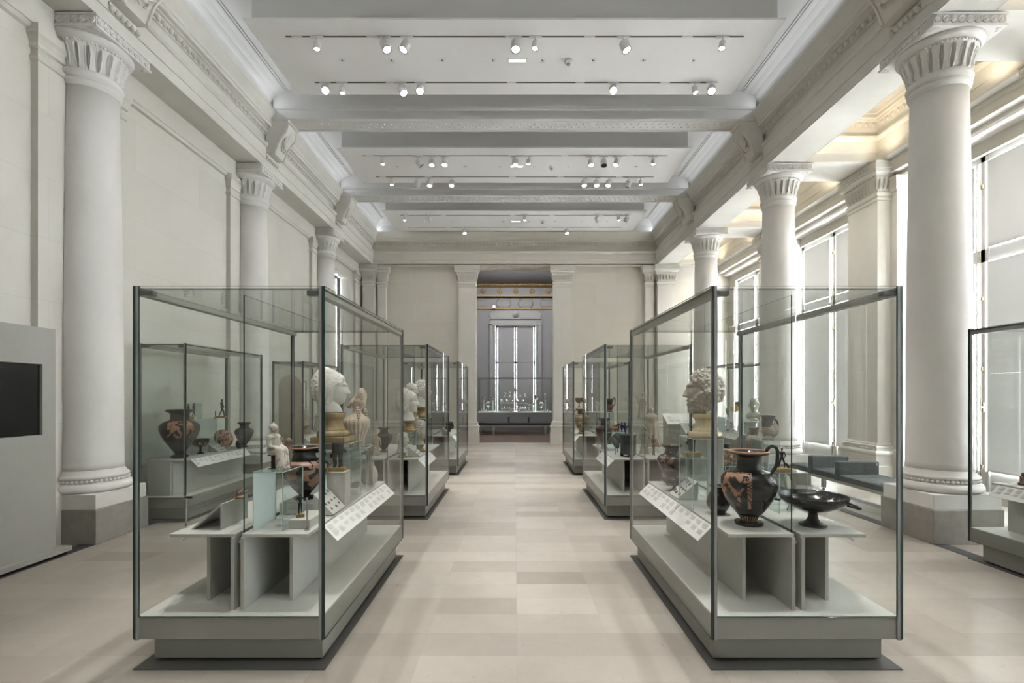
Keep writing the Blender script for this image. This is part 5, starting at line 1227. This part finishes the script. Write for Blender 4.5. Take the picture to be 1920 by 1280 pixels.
figure('dark little bronze on the outer shelf of the window-side case next to the doorway', 1.85, 10.1, SZ, .25, man(), BRONZ, WOODB, .5)
# ------------------------------------------------ narrow case past the second window-side column
riser('clear riser under the white bust in the narrow window-side case', 4.62, 4.86, 9.72, 10.0, SZ, .975, frost=9)
head('white marble bust of a young man in the narrow window-side case', 4.755, 9.86, .975, -.5, .36, MARB, MARB, .11, seed=31, pedR=.075, bust=.85, vox=.006)
riser('clear glass table with gilded mask and disc in the narrow window-side case', 4.48, 4.82, 10.2, 10.95, SZ, 1.03, frost=9)
t = thing('gilded_mask', 'gilded face mask with a dark cap seen from the side on the glass table', 'mask', (PX(1379, 10.3), 10.3, 1.03), 0)
q = head_mesh(0, 0, 17, noseS=1.2); b = MB(); b.add(q.v, q.f, 0, True, Matrix.Translation((0, 0, .22)) @ Matrix.Rotation(-pi/2, 4, 'Z') @ Matrix.Rotation(-.5, 4, 'X') @ Matrix.Scale(.85, 4)); b.build('face', GILT, t)
MB().ell((.04, 0, .27), (.09, .075, .08), 16, 10).build('cap', STG, t); MB().tube([(0, 0, 0), (0, 0, .14)], .008, 8).build('prop', STEEL, t)
t = thing('bronze_disc', 'dark round bronze disc on a prop beside the gilded mask', 'disc', (PX(1364, 10.6), 10.6, 1.03), 0)
MB().lathe([(.001, .006), (.07, .006), (.075, 0), (.07, -.006), (.001, -.006)], 28, T=Matrix.Translation((0, 0, .13)) @ Matrix.Rotation(.8, 4, 'Z') @ Matrix.Rotation(pi/2-.2, 4, 'X')).build('disc', COPB, t); MB().tube([(0, 0, 0), (0, 0, .10)], .005, 6).build('prop', STEEL, t)
figure('dark little bronze animal under the glass table, narrow window-side case', PX(1350, 11.0), 11.0, SZ, .15, [((-.3, 0, .5), (.3, 0, .55), .14, .15), ((-.25, .06, .45), (-.28, .06, .04), .06, .04), ((.25, -.06, .45), (.28, -.06, .04), .06, .04), ((.3, 0, .6), (.45, 0, .8), .1, .08), ((.45, 0, .8), (.58, 0, .75), .07, .04)], BRONZ, TERRB, 0, 'bronze_animal', baseW=(.2, .12, .15))
draped('slim beige figurine under the glass table, narrow window-side case', PX(1371, 10.6), 10.6, SZ, .25, TERRP, -.5, 33)
figure('small beige figurine with lifted arms, narrow window-side case', PX(1364.5, 10.75), 10.75, SZ, .22, man(e1=(-.18, 0, .8), h1=(-.12, -.05, .95)), TERRP, BRONZ, -.4, 'terracotta_figurine', baseW=(.14, .12, .2))
for px, yy, lab in ((1377, 10.5, 'little brown figurine next to the slim beige one'), (1384, 10.4, 'little pale figurine near the bust riser')):
    figure(lab, PX(px, yy), yy, SZ, .14, man(), TERRA, None, -.6, 'terracotta_figurine')
draped('small winged beige figurine beside the white bust', PX(1406, 9.68)-.04, 9.66, SZ, .17, TERRP, 0, 35, wings=True)
# ------------------------------------------------ case before the first window-side column
figure('small crouching brown terracotta figure in the case before the first window-side column', PX(1910, 4.44), 4.40, SZ, .115, [((-.22, 0, .1), (.22, 0, .1), .16, .16), ((0, 0, .2), (0, 0, .55), .22, .2), ('e', (0, -.02, .82), (.15, .15, .16)), ((-.2, -.1, .5), (-.34, -.14, .66), .09, .08), ((.2, -.1, .5), (.32, -.14, .62), .09, .08), ((-.1, -.2, .2), (-.2, -.25, .12), .1, .1), ((.1, -.2, .2), (.2, -.25, .12), .1, .1)], TERRB, None, 0, 'terracotta_figurine')
# ------------------------------------------------ silver in the long table case beyond the doorway
def sx(p): return PX(870+p/9.14, 19.45)
def sz(p): return PZ(690+p/9.14, 19.45)
def shelf(x0, x1, z, lab):
    t = thing('glass_shelf', lab, 'shelf', ((sx(x0)+sx(x1))/2, 19.45, .83), 0, 'glass shelves in the table case'); w = (sx(x1)-sx(x0))/2; h = z-.83
    MB().box(-w, w, -.10, .10, h-.012, h).build('sheet', DECK, t)
    for x in (-w*.85, w*.85): MB().box(x-.01, x+.01, -.08, .08, 0, h-.012).build('support', ACEDGE, t)
    return z
Z1 = shelf(650, 1095, sz(490), 'upper glass shelf in the middle of the table case'); 
def silv(nm, lab, p, z, H, R, prof, cat='silver vessel', y=19.45):
    t = thing(nm, lab, cat, (sx(p), y, z), 0, 'silver vessels in the table case')
    MB().lathe([(r*R, q*H) for r, q in spline(PROF[prof], 2)], 20).build('body', SILV, t); return t
Z2 = shelf(612, 1060, sz(600), 'middle glass shelf in the table case') if False else None
def low(x0, x1, z, lab, y):
    t = thing('glass_shelf', lab, 'shelf', ((sx(x0)+sx(x1))/2, y, .83), 0, 'glass shelves in the table case'); w = (sx(x1)-sx(x0))/2; h = z-.83
    MB().box(-w, w, -.08, .08, h-.012, h).build('sheet', DECK, t)
    for x in (-w*.9, w*.9): MB().box(x-.008, x+.008, -.06, .06, 0, h-.012).build('support', ACEDGE, t)
    return z
Z2 = low(615, 1060, sz(600), 'middle glass shelf in the table case', 19.30)
Z3 = low(640, 1070, sz(690), 'lowest glass shelf at the front of the table case', 19.17)
for i, p in enumerate((640, 735, 830, 925, 1015)): silv('silver_bowl', '%s round silver bowl from the blank-wall side on the middle glass shelf' % NTH[i], p, Z2, .17, .085, 'olpe', y=19.30)
for i, p in enumerate((700, 787, 965, 1047)): silv('silver_jug', '%s silver jug from the blank-wall side on the upper glass shelf' % NTH[i], p, Z1, .22 if i < 2 else .15, .05, 'amphora')
for i, p in enumerate((650, 695, 742, 778, 915, 970, 1007, 1050)): silv('silver_cup', '%s little silver cup from the blank-wall side on the lowest glass shelf' % NTH[i], p, Z3, .085 if i else .13, .035, 'olpe', y=19.17)
for i, p in enumerate((305, 385, 805, 945, 1365, 1425)): silv('silver_jug', '%s dark silver jug from the blank-wall side at the foot of the table case' % NTH[i], p, .83, .14 if i % 2 else .17, .055, 'bottle', y=19.17 if i in (0, 1, 4, 5) else 19.14)
figure('silver standing statuette in the middle of the upper glass shelf', sx(872), 19.45, Z1, .42, man(), SILV, None, 0, 'silver_statuette', vox=.008)
def goblet(p, zt, lab, H=.14, R=.075):
    t = thing('silver_goblet', lab, 'silver vessel', (sx(p), 19.5, .83), 0, 'silver vessels in the table case'); h = zt-.83
    MB().box(-.055, .055, -.05, .05, h-.01, h).build('plate', DECK, t); MB().box(-.03, .03, -.006, .006, 0, h-.01).build('support', ACEDGE, t)
    MB().lathe([(r*R, h+q*H) for r, q in spline(PROF['cup'], 2)], 20).build('bowl', SILV, t)
goblet(340, sz(553), 'silver goblet on a tall support at the blank-wall end of the table case'); goblet(495, sz(553), 'silver goblet on a tall support next to the big silver dish')
goblet(1110, sz(672), 'polished silver double cup on a low support', .18, .09); goblet(1180, sz(672), 'polished silver cup on a low support, second of the pair', .17, .085)
def dish(p, pz, r, lab, hole=False):
    t = thing('silver_dish', lab, 'silver dish', (sx(p), 19.55, .83), 0, 'silver dishes in the table case'); h = sz(pz)-.83
    T = Matrix.Translation((0, 0, h)) @ Matrix.Rotation(pi/2+.1, 4, 'X')
    MB().lathe([(r*.3, -.01), (r*.7, -.012), (r*.75, .0), (r, .012), (r*.98, .0), (r*.7, -.022), (r*.25, -.02)], 36, T=T).build('bowl', SILV, t)
    MB().box(-.05, .05, -.03, .03, h-r*1.0-.01, h-r*.97).build('ledge', DECK, t); MB().box(-.02, .02, .02, .03, 0, h-r*.6).build('support', ACEDGE, t)
dish(415, 618, .125, 'large round embossed silver dish at the blank-wall end of the table case'); dish(1328, 630, .115, 'round embossed silver dish at the window end of the table case'); dish(1248, 495, .105, 'bright silver dish with a dark centre raised on a tall support')
figure('dark silver statuette on a tall support at the window end of the table case', sx(1393), 19.5, sz(550), .30, man(e1=(-.18, 0, .75), h1=(-.26, -.05, .66)), SILV, None, 0, 'silver_statuette', vox=.006)
t = MB().box(-.06, .06, -.05, .05, -.012, 0).box(-.03, .03, -.006, .006, .83-sz(550), -.012).build('statuette_support', ACEDGE, None, (sx(1393), 19.5, sz(550))); tag(t, 'slim clear support under the dark silver statuette', 'display riser')
